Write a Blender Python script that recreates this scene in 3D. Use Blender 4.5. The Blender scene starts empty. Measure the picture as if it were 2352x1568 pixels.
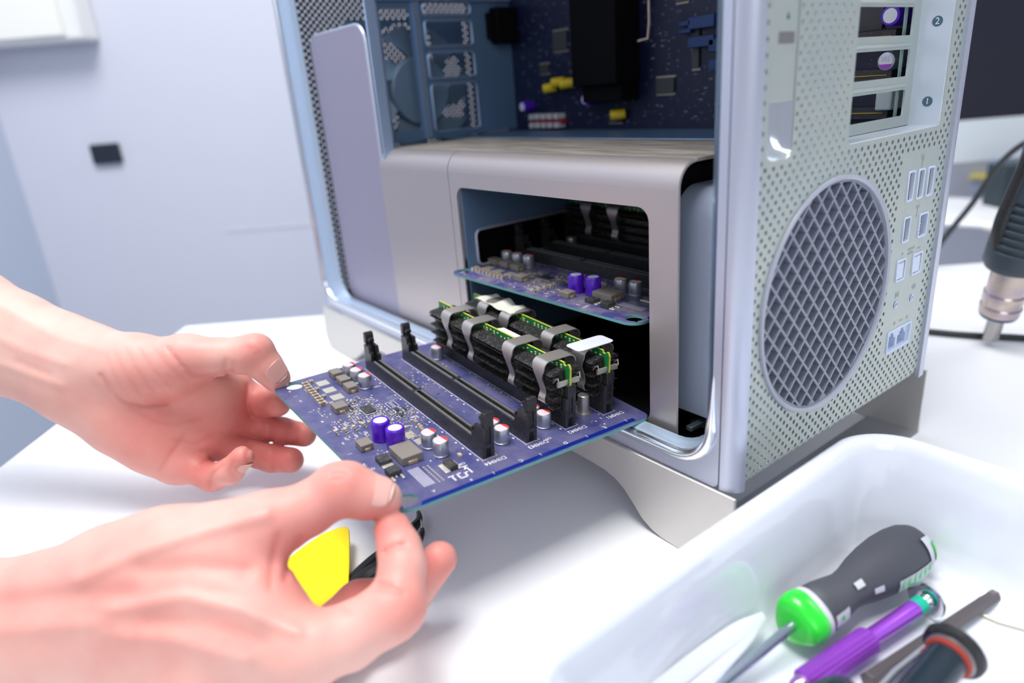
import bpy, math, random
import numpy as np
from mathutils import Vector, Matrix
from mathutils.geometry import delaunay_2d_cdt
PI = math.pi
random.seed(7)
SC = bpy.context.scene
COL = SC.collection

# ------------------------------------------------------------------ camera
RC = np.array([[0.6119753526741752, 0.7872055216064612, -0.07611592784442833],
               [0.23038994935642554, -0.2695149907285681, -0.9350305561895418],
               [-0.7565756002904551, 0.55467930962393, -0.3463007717581037]])   # rows: right, down, forward
CC = np.array([0.6385628913400694, -0.24301144275277872, 0.23477275374565837])
FPX = 1568.07
cam = bpy.data.cameras.new('camera')
cam.lens = FPX / 2352 * 36.0
cam.sensor_width = 36.0
cam.clip_start = 0.01
cam.dof.use_dof = True
cam.dof.focus_distance = 0.375
cam.dof.aperture_fstop = 4.2
camo = bpy.data.objects.new('camera', cam)
COL.objects.link(camo)
M = Matrix.Identity(4)
for i in range(3):
    M[i][0] = RC[0][i]; M[i][1] = -RC[1][i]; M[i][2] = -RC[2][i]; M[i][3] = CC[i]
camo.matrix_world = M
SC.camera = camo

def at(u, v, depth):
    """point seen at photo pixel (u, v) at the given depth, in metres"""
    q = np.array([(u-1176)/FPX*depth, (v-784)/FPX*depth, depth])
    return Vector(CC + RC.T @ q)
def hit(u, v, ax, val):
    d = RC.T @ np.array([(u-1176)/FPX, (v-784)/FPX, 1.0])
    t = (val-CC[ax])/d[ax]
    return Vector(CC + t*d)

# ------------------------------------------------------------------ light
SC.view_settings.view_transform = 'Standard'
SC.view_settings.look = 'None'
SC.view_settings.gamma = 1.0
SC.view_settings.use_curve_mapping = False
SC.view_settings.exposure = 0.0
W = bpy.data.worlds.new('room_light'); SC.world = W; W.use_nodes = True
nt = W.node_tree; nt.nodes.clear()
wo = nt.nodes.new('ShaderNodeOutputWorld'); bg = nt.nodes.new('ShaderNodeBackground')
tc = nt.nodes.new('ShaderNodeTexCoord'); sx = nt.nodes.new('ShaderNodeSeparateXYZ')
cr = nt.nodes.new('ShaderNodeValToRGB'); mr = nt.nodes.new('ShaderNodeMapRange')
nt.links.new(tc.outputs['Generated'], sx.inputs[0])
nt.links.new(sx.outputs['Z'], mr.inputs['Value']); mr.inputs['From Min'].default_value = -1; mr.inputs['From Max'].default_value = 1
nt.links.new(mr.outputs[0], cr.inputs[0])
cr.color_ramp.elements[0].position = 0.30; cr.color_ramp.elements[0].color = (0.42, 0.40, 0.46, 1)
cr.color_ramp.elements[1].position = 0.85; cr.color_ramp.elements[1].color = (0.86, 0.93, 1.0, 1)
e = cr.color_ramp.elements.new(0.52); e.color = (0.62, 0.66, 0.80, 1)
nt.links.new(cr.outputs[0], bg.inputs[0]); bg.inputs[1].default_value = 0.55
nt.links.new(bg.outputs[0], wo.inputs[0])

def area(name, loc, target, sx_, sy_, power, color):
    l = bpy.data.lights.new(name, 'AREA'); l.shape = 'RECTANGLE'; l.size = sx_; l.size_y = sy_
    l.energy = power; l.color = color
    o = bpy.data.objects.new(name, l); COL.objects.link(o); o.location = loc
    o.rotation_euler = (Vector(target)-Vector(loc)).to_track_quat('-Z', 'Y').to_euler()
    return o
area('ceiling_panel_light', (0.30, -0.25, 1.70), (0.30, -0.05, 0.0), 1.0, 0.7, 40, (1.0, 0.985, 0.96))
area('window_light', (1.9, -1.0, 1.1), (0.35, 0.0, 0.1), 1.2, 1.2, 10, (0.93, 0.97, 1.0))
area('left_window_light', (-0.9, -1.9, 1.1), (0.2, 0.0, 0.1), 1.2, 1.2, 9, (1.0, 0.96, 0.93))
area('rear_room_light', (0.9, 2.6, 1.8), (0.4, 0.5, 0.0), 1.6, 1.0, 30, (0.95, 0.97, 1.0))

# ------------------------------------------------------------------ materials
MATS = {}
def mat(name, color, rough=0.5, metal=0.0, bump=0.0, bscale=200.0, var=0.0, vscale=40.0, vcol=None, spec=0.5,
        sss=0.0, trans=0.0, emit=None, stretch=None, coat=0.0, alpha=1.0, coord='Object', vlo=0.4, vhi=0.65):
    if name in MATS: return MATS[name]
    m = bpy.data.materials.new(name); m.use_nodes = True
    n = m.node_tree.nodes; L = m.node_tree.links
    b = n['Principled BSDF']
    b.inputs['Base Color'].default_value = (*color, 1); b.inputs['Roughness'].default_value = rough
    b.inputs['Metallic'].default_value = metal; b.inputs['Specular IOR Level'].default_value = spec
    if sss: 
        b.inputs['Subsurface Weight'].default_value = sss
        b.inputs['Subsurface Radius'].default_value = (1.0, 0.35, 0.2); b.inputs['Subsurface Scale'].default_value = 0.004
    if trans: b.inputs['Transmission Weight'].default_value = trans
    if coat: b.inputs['Coat Weight'].default_value = coat
    if alpha < 1: b.inputs['Alpha'].default_value = alpha
    if emit: b.inputs['Emission Color'].default_value = (*emit, 1); b.inputs['Emission Strength'].default_value = 1
    tcn = n.new('ShaderNodeTexCoord'); mp = n.new('ShaderNodeMapping')
    L.new(tcn.outputs[coord], mp.inputs[0])
    if stretch: mp.inputs['Scale'].default_value = stretch
    if var:
        nz = n.new('ShaderNodeTexNoise'); nz.inputs['Scale'].default_value = vscale; nz.inputs['Detail'].default_value = 6
        nz.inputs['Roughness'].default_value = 0.65
        L.new(mp.outputs[0], nz.inputs['Vector'])
        r = n.new('ShaderNodeValToRGB'); L.new(nz.outputs['Fac'], r.inputs[0])
        c2 = vcol if vcol else tuple(min(1, c*(1+var)) for c in color)
        r.color_ramp.elements[0].position = vlo; r.color_ramp.elements[0].color = (*color, 1)
        r.color_ramp.elements[1].position = vhi; r.color_ramp.elements[1].color = (*[a*(1-var)+b_*var for a, b_ in zip(color, c2)], 1) if vcol else (*c2, 1)
        L.new(r.outputs[0], b.inputs['Base Color'])
    if bump:
        nz2 = n.new('ShaderNodeTexNoise'); nz2.inputs['Scale'].default_value = bscale; nz2.inputs['Detail'].default_value = 3
        L.new(mp.outputs[0], nz2.inputs['Vector'])
        bp = n.new('ShaderNodeBump'); bp.inputs['Strength'].default_value = bump; bp.inputs['Distance'].default_value = 0.0005
        L.new(nz2.outputs['Fac'], bp.inputs['Height']); L.new(bp.outputs[0], b.inputs['Normal'])
    MATS[name] = m
    return m

ALU = mat('anodised_aluminium', (0.62, 0.63, 0.67), 0.34, 0.8, bump=0.04, bscale=2500)
ALU_F = mat('frame_aluminium', (0.52, 0.55, 0.66), 0.36, 0.6, bump=0.03, bscale=2500)
ALU_R = mat('rear_panel_aluminium', (0.44, 0.50, 0.49), 0.42, 0.45, bump=0.03, bscale=2500, var=0.3, vscale=30, vcol=(0.60, 0.58, 0.50))
ALU_C = mat('cage_aluminium', (0.50, 0.45, 0.445), 0.36, 0.7, bump=0.05, bscale=1800)
DUSTY = mat('dusty_aluminium_top', (0.27, 0.24, 0.21), 0.5, 0.4, bump=0.08, bscale=1200, var=0.85, vscale=60, vcol=(0.50, 0.46, 0.42), stretch=(0.35, 1.6, 1))
POL = mat('polished_aluminium', (0.84, 0.88, 0.93), 0.16, 0.95)
INNER = mat('blue_shaded_aluminium', (0.16, 0.27, 0.44), 0.40, 0.5, bump=0.03, bscale=900)  # aluminium with bluish reflections and inner shade put into its colour
PANEL = mat('lavender_lit_panel', (0.33, 0.31, 0.41), 0.36, 0.3)  # lavender reflection on the metal painted as base colour
BLK = mat('black_plastic', (0.012, 0.012, 0.014), 0.42, var=0.6, vscale=900, vcol=(0.10, 0.09, 0.08), vlo=0.52, vhi=0.75)
BLKS = mat('black_socket_plastic', (0.020, 0.020, 0.023), 0.38, var=.6, vscale=700, vcol=(.11, .10, .10), vlo=.5, vhi=.8)
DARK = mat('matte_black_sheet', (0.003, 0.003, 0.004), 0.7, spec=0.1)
GREY_P = mat('grille_plastic', (0.22, 0.24, 0.31), 0.35)
WHITE = mat('white_tabletop', (0.86, 0.87, 0.90), 0.30)
TRAY = mat('white_tray_plastic', (0.80, 0.83, 0.91), 0.14, coat=0.4)  # slight blue in the white stands in for bluish shading
WALL = mat('lavender_wall_paint', (0.60, 0.62, 0.72), 0.8, bump=0.05, bscale=60)
WALL2 = mat('bluer_left_wall', (0.48, 0.54, 0.66), 0.8, bump=0.05, bscale=60)  # darker and bluer than the back wall
FLOORM = mat('grey_floor_vinyl', (0.40, 0.41, 0.45), 0.6, var=0.2, vscale=6)

# ------------------------------------------------------------------ mesh builder
def rotm(rx=0, ry=0, rz=0):
    return (Matrix.Rotation(rz, 3, 'Z') @ Matrix.Rotation(ry, 3, 'Y') @ Matrix.Rotation(rx, 3, 'X'))
class MB:
    def __init__(s): s.v = []; s.f = []; s.m = []; s.cur = 0; s.X = None
    def add(s, vs, fs, mi=None):
        o = len(s.v)
        for p in vs:
            p = Vector(p)
            s.v.append(s.X @ p if s.X is not None else p)
        for f in fs:
            s.f.append(tuple(i+o for i in f)); s.m.append(s.cur if mi is None else mi)
        return s
    def box(s, x0, x1, y0, y1, z0, z1, mi=None, R=None, c=None):
        vs = [Vector((x, y, z)) for z in (z0, z1) for y in (y0, y1) for x in (x0, x1)]
        if R is not None:
            cc = Vector(c) if c is not None else Vector(((x0+x1)/2, (y0+y1)/2, (z0+z1)/2))
            vs = [R @ (p-cc)+cc for p in vs]
        return s.add(vs, [(0, 2, 3, 1), (4, 5, 7, 6), (0, 1, 5, 4), (2, 6, 7, 3), (0, 4, 6, 2), (1, 3, 7, 5)], mi)
    def cyl(s, p0, p1, r0, r1=None, n=24, mi=None, cap=True):
        return s.lathe([(0, r0), (1, r1 if r1 is not None else r0)], p0, p1, n, mi, cap, unit=True)
    def lathe(s, prof, p0, p1, n=24, mi=None, cap=True, unit=False, mis=None, sy=1.0):
        """prof: list of (t, r); t along p0->p1 (metres unless unit)"""
        p0 = Vector(p0); p1 = Vector(p1); d = p1-p0; Ln = d.length; d = d/Ln
        a = Vector((0, 0, 1)) if abs(d.z) < 0.9 else Vector((1, 0, 0))
        x = d.cross(a).normalized(); y = d.cross(x)
        vs = []; fs = []; ms = []
        for t, r in prof:
            tt = t*Ln if unit else t
            for k in range(n):
                an = 2*PI*k/n
                vs.append(p0+d*tt+x*(r*math.cos(an))+y*(r*sy*math.sin(an)))
        for j in range(len(prof)-1):
            for k in range(n):
                k2 = (k+1) % n
                fs.append((j*n+k, j*n+k2, (j+1)*n+k2, (j+1)*n+k)); ms.append(mis[j] if mis else mi)
        o = len(s.v)
        for f, m_ in zip(fs, ms): pass
        s.add(vs, [], mi)
        for f, m_ in zip(fs, ms):
            s.f.append(tuple(i+o for i in f)); s.m.append(s.cur if m_ is None else m_)
        if cap:
            s.f.append(tuple(o+k for k in range(n))[::-1]); s.m.append((mis[0] if mis else mi) if (mis or mi is not None) else s.cur)
            q = (len(prof)-1)*n
            s.f.append(tuple(o+q+k for k in range(n))); s.m.append((mis[-1] if mis else mi) if (mis or mi is not None) else s.cur)
        return s
    def tube(s, pts, r, n=10, mi=None, closed=False, rs=None):
        pts = [Vector(p) for p in pts]; N = len(pts); vs = []; fs = []
        up = None
        for i, p in enumerate(pts):
            if closed: t = (pts[(i+1) % N]-pts[i-1]).normalized()
            else: t = (pts[min(i+1, N-1)]-pts[max(i-1, 0)]).normalized()
            if up is None:
                up = t.cross(Vector((0, 0, 1)))
                if up.length < 0.1: up = t.cross(Vector((0, 1, 0)))
                up.normalize()
            up = (up-t*up.dot(t)).normalized(); w = t.cross(up)
            rr = rs[i] if rs else r
            for k in range(n):
                an = 2*PI*k/n; vs.append(p+up*(rr*math.cos(an))+w*(rr*math.sin(an)))
        for i in range(N if closed else N-1):
            j = (i+1) % N
            for k in range(n):
                k2 = (k+1) % n; fs.append((i*n+k, i*n+k2, j*n+k2, j*n+k))
        if not closed:
            fs.append(tuple(range(n))[::-1]); fs.append(tuple((N-1)*n+k for k in range(n)))
        return s.add(vs, fs, mi)
    def prism(s, poly, z0, z1, fn=None, mi=None):
        """convex or concave polygon extruded along w; fn maps (u,v,w)->xyz"""
        fn = fn or (lambda u, v, w: (u, v, w)); n = len(poly)
        vs = [fn(u, v, z0) for u, v in poly]+[fn(u, v, z1) for u, v in poly]
        fs = [tuple(range(n))[::-1], tuple(range(n, 2*n))]+[(i, (i+1) % n, n+(i+1) % n, n+i) for i in range(n)]
        return s.add(vs, fs, mi)
    def grid(s, rows, mi=None, close_u=False):
        nu = len(rows[0]); vs = [p for r in rows for p in r]; fs = []
        for j in range(len(rows)-1):
            for k in range(nu if close_u else nu-1):
                k2 = (k+1) % nu; fs.append((j*nu+k, j*nu+k2, (j+1)*nu+k2, (j+1)*nu+k))
        return s.add(vs, fs, mi)
    def plate(s, outline, holes, t0, t1, fn=None, mi=None, extra=()):
        """flat sheet with holes, thickness t0..t1; fn maps (u,v,w)->xyz"""
        fn = fn or (lambda u, v, w: (u, v, w))
        co = []; fc = []
        for poly in [outline]+list(holes):
            o = len(co); n = len(poly); co += [Vector((p[0], p[1])) for p in poly]
            fc.append(list(range(o, o+n)))
        co += [Vector(p) for p in extra]
        vo, eo, fo, ov, oe, of = delaunay_2d_cdt(co, [], fc, 1, 1e-7)
        fo = [f for f, q in zip(fo, of) if list(q) == [0]]
        n = len(vo)
        vs = [fn(p.x, p.y, t1) for p in vo]+[fn(p.x, p.y, t0) for p in vo]
        fs = [tuple(f) for f in fo]
        back = [tuple(i+n for i in f[::-1]) for f in fs]
        cnt = {}
        for f in fs:
            for i in range(len(f)):
                a, b = f[i], f[(i+1) % len(f)]
                cnt[(a, b)] = 1
        side = [(a, a+n, b+n, b) for (a, b) in cnt if (b, a) not in cnt]
        return s.add(vs, fs+back+side, mi)
BASE = {}
def build(name, mb, mats, parent=None, bev=0.0, seg=2, smooth=35, sub=0, local=False, kind=None, label=None, merge=0):
    mats = mats if isinstance(mats, (list, tuple)) else [mats]
    off = Vector((0, 0, 0))
    if parent is not None and not local: off = BASE.get(parent.name, Vector((0, 0, 0)))
    me = bpy.data.meshes.new(name)
    me.from_pydata([tuple(p-off) for p in mb.v], [], mb.f)
    for m_ in mats: me.materials.append(m_)
    me.polygons.foreach_set('material_index', [min(i, len(mats)-1) for i in mb.m])
    if merge:
        import bmesh
        bm = bmesh.new(); bm.from_mesh(me); bmesh.ops.remove_doubles(bm, verts=bm.verts, dist=merge); bm.to_mesh(me); bm.free()
    me.update()
    if smooth:
        me.polygons.foreach_set('use_smooth', [True]*len(me.polygons))
        me.set_sharp_from_angle(angle=math.radians(smooth))
    o = bpy.data.objects.new(name, me); COL.objects.link(o)
    if parent is not None:
        o.parent = parent
        BASE[o.name] = off
    else: BASE[o.name] = Vector((0, 0, 0))
    if bev:
        b = o.modifiers.new('bevel', 'BEVEL'); b.width = bev; b.segments = seg; b.limit_method = 'ANGLE'; b.angle_limit = math.radians(40)
    if sub:
        b = o.modifiers.new('subsurf', 'SUBSURF'); b.levels = sub; b.render_levels = sub
    if kind: o['kind'] = kind
    if label: o['label'] = label
    return o
def thing(name, label, cat, loc=(0, 0, 0), group=None, matrix=None):
    o = bpy.data.objects.new(name, None); COL.objects.link(o); o.empty_display_size = 0.01
    if matrix is not None: o.matrix_world = matrix; BASE[o.name] = Vector((0, 0, 0))
    else: o.location = loc; BASE[o.name] = Vector(loc)
    o['label'] = label; o['category'] = cat
    if group: o['group'] = group
    return o
def tag(o, label, cat, group=None, kind=None):
    if kind: o['kind'] = kind
    else:
        o['label'] = label; o['category'] = cat
        if group: o['group'] = group
    return o
def rrect(x0, x1, y0, y1, r, n=5):
    """rounded rectangle; r number or 4 radii (bl, br, tr, tl)"""
    rr = (r,)*4 if not isinstance(r, (tuple, list)) else r
    out = []
    for (cx, cy, a0, q) in ((x0, y0, PI, rr[0]), (x1, y0, 1.5*PI, rr[1]), (x1, y1, 0, rr[2]), (x0, y1, .5*PI, rr[3])):
        sx_ = 1 if cx == x0 else -1; sy_ = 1 if cy == y0 else -1
        if q <= 0: out.append((cx, cy)); continue
        for k in range(n+1):
            a = a0+.5*PI*k/n
            out.append((cx+sx_*q+q*math.cos(a), cy+sy_*q+q*math.sin(a)))
    return out
def circ(cx, cy, r, n=12, ry=None, a0=0): return [(cx+r*math.cos(a0+2*PI*k/n), cy+(ry or r)*math.sin(a0+2*PI*k/n)) for k in range(n)]
def smooth_path(pts, n=8):
    P = [Vector(p) for p in pts]; out = []
    for i in range(len(P)-1):
        p0 = P[max(i-1, 0)]; p1 = P[i]; p2 = P[i+1]; p3 = P[min(i+2, len(P)-1)]
        for k in range(n):
            t = k/n
            out.append(0.5*((2*p1)+(p2-p0)*t+(2*p0-5*p1+4*p2-p3)*t*t+(3*p1-p0-3*p2+p3)*t**3))
    out.append(P[-1]); return out
def text_mesh(body, size, bold=0.0):
    cu = bpy.data.curves.new('t', 'FONT'); cu.body = body; cu.size = size; cu.align_x = 'CENTER'; cu.align_y = 'CENTER'
    cu.resolution_u = 3; cu.offset = bold
    ob = bpy.data.objects.new('t', cu); COL.objects.link(ob)
    me = bpy.data.meshes.new_from_object(ob)
    vs = [v.co.copy() for v in me.vertices]; fs = [tuple(p.vertices) for p in me.polygons]
    bpy.data.objects.remove(ob); bpy.data.curves.remove(cu); bpy.data.meshes.remove(me)
    return vs, fs
def put_text(mb, body, size, fn, mi=0, bold=0.0, rot=0.0):
    vs, fs = text_mesh(body, size, bold)
    c, s_ = math.cos(rot), math.sin(rot)
    mb.add([fn(v.x*c-v.y*s_, v.x*s_+v.y*c) for v in vs], fs, mi)

# ================================================================== the room
U = Vector((0.8026, -0.5966, 0.0)).normalized(); V = Vector((0.5966, 0.8026, 0.0)).normalized()
T0 = Vector((-0.2203, -0.0933, 0))                     # far left corner of the desk
def on_desk(a, b, z=0): return T0+U*a+V*b+Vector((0, 0, z))
WD = U.dot(Vector(CC))-1.36
def wallp(a, b, z): return U*(WD+a)+V*b+Vector((0, 0, z))   # a: out of the wall, b: along it
bc = V.dot(hit(105, 600, 2, 0.0)-Vector((0, 0, 0)))
d_ = RC.T @ np.array([(105-1176)/FPX, (600-784)/FPX, 1.0]); t_ = (WD-CC.dot(np.array(U)))/d_.dot(np.array(U))
bcorner = V.dot(Vector(CC+t_*d_))
def wpix(u, v, off=0.0):
    d = RC.T @ np.array([(u-1176)/FPX, (v-784)/FPX, 1.0]); t = (WD+off-CC.dot(np.array(U)))/d.dot(np.array(U))
    p = Vector(CC+t*d); return V.dot(p), p.z
b = MB(); q = [wallp(0, bcorner, -.75), wallp(0, 3.2, -.75), wallp(0, 3.2, 1.95), wallp(0, bcorner, 1.95)]
b.add(q+[p-U*0.1 for p in q], [(0, 1, 2, 3), (7, 6, 5, 4), (0, 4, 5, 1), (1, 5, 6, 2), (2, 6, 7, 3), (3, 7, 4, 0)])
build('wall_back', b, WALL, kind='structure')
b = MB(); q = [wallp(0.0, bcorner, -.75), wallp(0.0, bcorner, 1.95), wallp(1.2, bcorner, 1.95), wallp(1.2, bcorner, -.75)]
b.add(q+[p-V*0.1 for p in q], [(0, 1, 2, 3), (7, 6, 5, 4), (0, 4, 5, 1), (1, 5, 6, 2), (2, 6, 7, 3), (3, 7, 4, 0)])
build('wall_left', b, WALL2, kind='structure')
b = MB(); q = [wallp(-.1, bcorner-.1, -.75), wallp(3.2, bcorner-.1, -.75), wallp(3.2, 3.2, -.75), wallp(-.1, 3.2, -.75)]
b.add(q+[p-Vector((0, 0, .05)) for p in q], [(0, 1, 2, 3), (7, 6, 5, 4), (0, 4, 5, 1), (1, 5, 6, 2), (2, 6, 7, 3), (3, 7, 4, 0)])
build('floor', b, FLOORM, kind='structure')
# wall box, top left
b0, z0 = wpix(-60, 112, .05); b1, z1 = wpix(198, 98, .05)
t = thing('wall_box', 'white box hung on the lavender wall at the upper left, lower edge in view', 'wall box', wallp(0, b0, z0))
b = MB(); b.add([wallp(a, bb, z) for a in (0, .05) for bb in (b0-.1, b1) for z in (z0, z0+.45)], [(0, 2, 3, 1), (4, 5, 7, 6), (0, 1, 5, 4), (2, 6, 7, 3), (0, 4, 6, 2), (1, 3, 7, 5)])
build('housing', b, mat('white_box_plastic', (0.80, 0.81, 0.80), .5), t, bev=.006)
b = MB(); b.add([wallp(a, bb, z) for a in (.05, .056) for bb in (b0-.08, b1-.03) for z in (z0+.008, z0+.40)], [(0, 2, 3, 1), (4, 5, 7, 6), (0, 1, 5, 4), (2, 6, 7, 3), (0, 4, 6, 2), (1, 3, 7, 5)])
build('front_cover', b, mat('cream_plastic', (0.86, 0.85, 0.80), .5), t, bev=.003)
# small black square on the wall
b0, z0 = wpix(216, 378, .008); b1, z1 = wpix(268, 328, .008)
b = MB(); b.prism(rrect(b0, b1, z0, z1, .003), 0.0, 0.009, lambda x, y, w: wallp(w, x, y))
tag(build('wall_square', b, mat('black_square_plastic', (.012, .016, .03), .4), bev=.001), 'small black square fixed to the lavender wall left of the tower', 'wall plate')
# faint ledge line on the wall
b0, z0 = wpix(515, 529); b1, z1 = wpix(760, 529)
b = MB(); b.add([wallp(a, bb, z) for a in (0, .0012) for bb in (b0, b0+1.4) for z in (z0-.004, z0)], [(0, 2, 3, 1), (4, 5, 7, 6), (0, 1, 5, 4), (2, 6, 7, 3), (0, 4, 6, 2), (1, 3, 7, 5)])
build('trim_1', b, WALL, kind='structure')
# desk
t = thing('desk', 'white desk carrying the open computer tower, tray and tools', 'desk', on_desk(.5, .8, -.75))
b = MB(); b.prism([tuple(on_desk(a, c).xy) for a, c in ((0, 0), (1.15, 0), (1.15, 2.3), (0, 2.3))], -.025, 0)
build('tabletop', b, WHITE, t, bev=.002)
for a, c in ((.06, .06), (1.05, .06), (.06, 2.2), (1.05, 2.2)):
    p = on_desk(a, c); b = MB(); b.box(p.x-.025, p.x+.025, p.y-.025, p.y+.025, -.75, -.025); build('leg', b, WHITE, t)

# ================================================================== the tower
TW = thing('computer_tower', 'silver aluminium computer tower standing on the desk with its side open', 'computer', (.2375, .103, 0))
D = .475; WY = .206
# side frame (open side, y = 0)
b = MB()
ZT = .47
open_ = rrect(.0085, .4590, .0585, .455, .020, 8)
b.plate(rrect(0.0, .4655, .0455, ZT, .004), [rrect(.0085, .4610, .0585, .455, .020, 8)], 0.0, .0015, lambda u, v, w: (u, w, v))
# rounded lip round the opening
lip = rrect(.0065, .4615, .0560, .4575, .0215, 8)
nl = len(lip)//4
path_ = [(.0065, -.0005, .4300), (.0065, -.0005, .25)]+[(x, -.0005, z) for x, z in lip[:2*nl]]+[(.4615, -.0005, .085), (.4612, .0006, .105)]
b.tube(path_, .0030, 10, mi=1, rs=[.0022]+[.0030]*(len(path_)-3)+[.0020, .0006])
lip2 = rrect(.0265, .4585, .0590, .4545, .0215, 8)
rows = [[Vector((x, y, z)) for x, z in rrect(.0065+k+q, .4615-k, .0560+k, .4575-k, .0215-k+q*.3, 8)] for y, k, q in ((.0, .003, 0), (.0012, .0036, .004), (.0030, .0040, .009), (.0060, .0042, .0135), (.0085, .0042, .0165))]
b.grid(rows, mi=2, close_u=True)
build('side_frame', b, [ALU_F, POL, mat('blue_lit_trim', (.50, .62, .78), .25, .55)], TW, smooth=40)  # trim aluminium carries the bluish room light in its colour
# corner strips between the side frame and the rear panel
b = MB()
pr = []
for k in range(9):
    a = PI*.5*k/8; pr.append((.4665+.0088*math.sin(a), .0090-.0090*math.cos(a)))
pr = [(.4665, .0015)]+pr[0:]+[(.4735, .0090)]
pr = [(.4662, .004), (.4662, 0)]+[(.4665+.009*math.sin(PI*.5*k/8), .0075-.0075*math.cos(PI*.5*k/8)) for k in range(9)]+[(.4745, .0075), (.4738, .004)]
b.prism(pr, .0455, ZT, lambda u, v, w: (u, v, w))
build('corner_strip', b, ALU_F, TW, smooth=30)
b = MB()
pr = [(.473, .1900), (.4755, .1900)]+[(.4755-.012+.012*math.cos(PI*.5*k/8), .194+.012*math.sin(PI*.5*k/8)) for k in range(9)]+[(.462, .204), (.470, .198)]
b.prism(pr, .0455, ZT)
build('corner_strip', b, ALU_F, TW, smooth=30)
# left (front) side: outer skin, far side, front wall, top
b = MB(); b.box(0, .462, .2045, .206, .0455, ZT); build('far_side_panel', b, ALU, TW)
b = MB()
fx = []
py, pz = .0062, .0036
hol = []
j = 0; y = .008
while y < .198:
    z = .060+(0 if j % 2 else .0029)
    while z < .44:
        if z > .05: hol.append(circ(y, z, .00125, 6))
        z += .0058
    y += .0031; j += 1
b.plate(rrect(0.0, .206, .0455, ZT, .003), hol, -.0005, .0005, lambda u, v, w: (.0025+w, u, v))
build('front_mesh_panel', b, mat('dark_mesh_metal', (.10, .12, .16), .4, .5), TW, smooth=0)
b = MB(); b.box(0, D, 0, WY, ZT-.0015, ZT); build('top_panel', b, ALU, TW)
b = MB(); b.box(.0, .468, .003, .203, .0455, .0468); build('bottom_panel', b, ALU, TW)

# feet: two U shaped sheets, outer faces on both sides
def foot_profile():
    p = [(.4768, .0455), (.4768, .002), (.4745, 0)]
    p += [(.441, 0.0), (.432, .0006), (.4255, .0022), (.4185, .0060), (.4120, .0125), (.4053, .0188), (.3985, .0228), (.3900, .0250), (.3780, .0258), (.360, .0262), (.24, .0265)]
    p += [(.115, .0262), (.095, .0250), (.080, .0200), (.066, .0100), (.055, .0035), (.045, .0005), (.035, 0)]
    p += [(.012, 0), (-.002, .0025), (-.0085, .008), (-.0105, .016), (-.0085, .030), (-.004, .0455)]
    return p[::-1]
for nm, y0_, y1_ in (('foot_rail', -.0025, -.0005), ('foot_rail', .2045, .206)):
    b = MB(); b.prism([(min(x, .4768 if y0_ < 0 else .4745), z) for x, z in foot_profile()], y0_, y1_, lambda u, v, w: (u, w, v))
    build(nm, b, mat('foot_aluminium', (.60, .585, .56), .40, .6), TW, bev=.0006, seg=2, smooth=25)
for x0_, x1_ in ((.441, .4745), (.012, .045)):
    b = MB(); b.box(x0_, x1_, -.0005, .2045, 0.0001, .0012); build('foot_plate', b, ALU, TW)
# handles above (mirror of the feet)
for y0_, y1_ in ((-.0005, .0015), (.2045, .2065)):
    b = MB(); b.prism([(x, .517-z) for x, z in foot_profile()], y0_, y1_, lambda u, v, w: (u, w, v))
    build('handle_rail', b, ALU_C, TW, smooth=25)

# rear panel
def rear_map(u, v, w):
    # u: y, v: developed height (v<VB bends inwards), w: outward
    VB = .0520; RB = .0075
    X0 = .4738
    if v >= VB: return (X0+w, u, v)
    a = (VB-v)/RB
    if a <= PI/2: return (X0-RB+(RB+w)*math.cos(a), u, VB-(RB+w)*math.sin(a))
    return (X0-RB-(VB-v-RB*PI/2), u, VB-RB-w)
FCY, FCZ, FR = .0747, .1259, .0588
ports = [rrect(.1422, .1462, .1632, .1770, .0008, 2), rrect(.1542, .1582, .1625, .1772, .0008, 2), rrect(.1668, .1708, .1632, .1772, .0008, 2)]
ports = []
for cy_ in (.1440+.0025, .1548+.0010, .1680+.0008):
    pass
def prect(pix, r=.0012):
    ps = [hit(u, v, 0, .475) for u, v in pix]
    ys = sorted(p.y for p in ps); zs = sorted(p.z for p in ps)
    return (sum(ys[:2])/2, sum(ys[-2:])/2, sum(zs[:2])/2, sum(zs[-2:])/2)
c4 = lambda X, Y: (2000+X*.2933, 380+Y*.2933)
PORTS = {
 'usb_a': prect([c4(322, 48), c4(366, 40), c4(288, 285), c4(335, 275)]),
 'usb_b': prect([c4(400, 30), c4(440, 22), c4(365, 265), c4(412, 252)]),
 'usb_c': prect([c4(475, 10), c4(515, 5), c4(440, 243), c4(488, 228)]),
 'fw_a': prect([c4(280, 410), c4(330, 400), c4(258, 605), c4(300, 600)]),
 'fw_b': prect([c4(403, 378), c4(463, 365), c4(378, 563), c4(438, 550)]),
 'opt_a': prect([c4(228, 745), c4(290, 730), c4(205, 912), c4(268, 895)]),
 'opt_b': prect([c4(352, 692), c4(415, 677), c4(330, 855), c4(398, 838)]),
 'eth': prect([c4(155, 1310), c4(328, 1225), c4(128, 1478), c4(305, 1390)]),
}
jack_a = hit(*c4(210, 1095), 0, .475); jack_b = hit(*c4(335, 1038), 0, .475)
RY0, RY1, RZ0 = .0790, .1763, .1985          # slot recess
LY0, LY1 = .0137, .0325                       # latch channel
holes = [circ(FCY, FCZ, FR, 96), rrect(RY0, RY1, RZ0, .425, (0.002, .003, .003, .002), 3), rrect(LY0, LY1, .1985, .33, .004, 4)]
for k, r in PORTS.items(): holes.append(rrect(*r, .0012, 2) if k != 'fw_a' else [(r[0]+.0016, r[2]), (r[1]-.0004, r[2]), (r[1], r[2]+.0008), (r[1], r[3]-.0005), (r[1]-.0005, r[3]), (r[0]+.0016, r[3]), (r[0], r[3]-.002), (r[0], r[2]+.002)])
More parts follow.
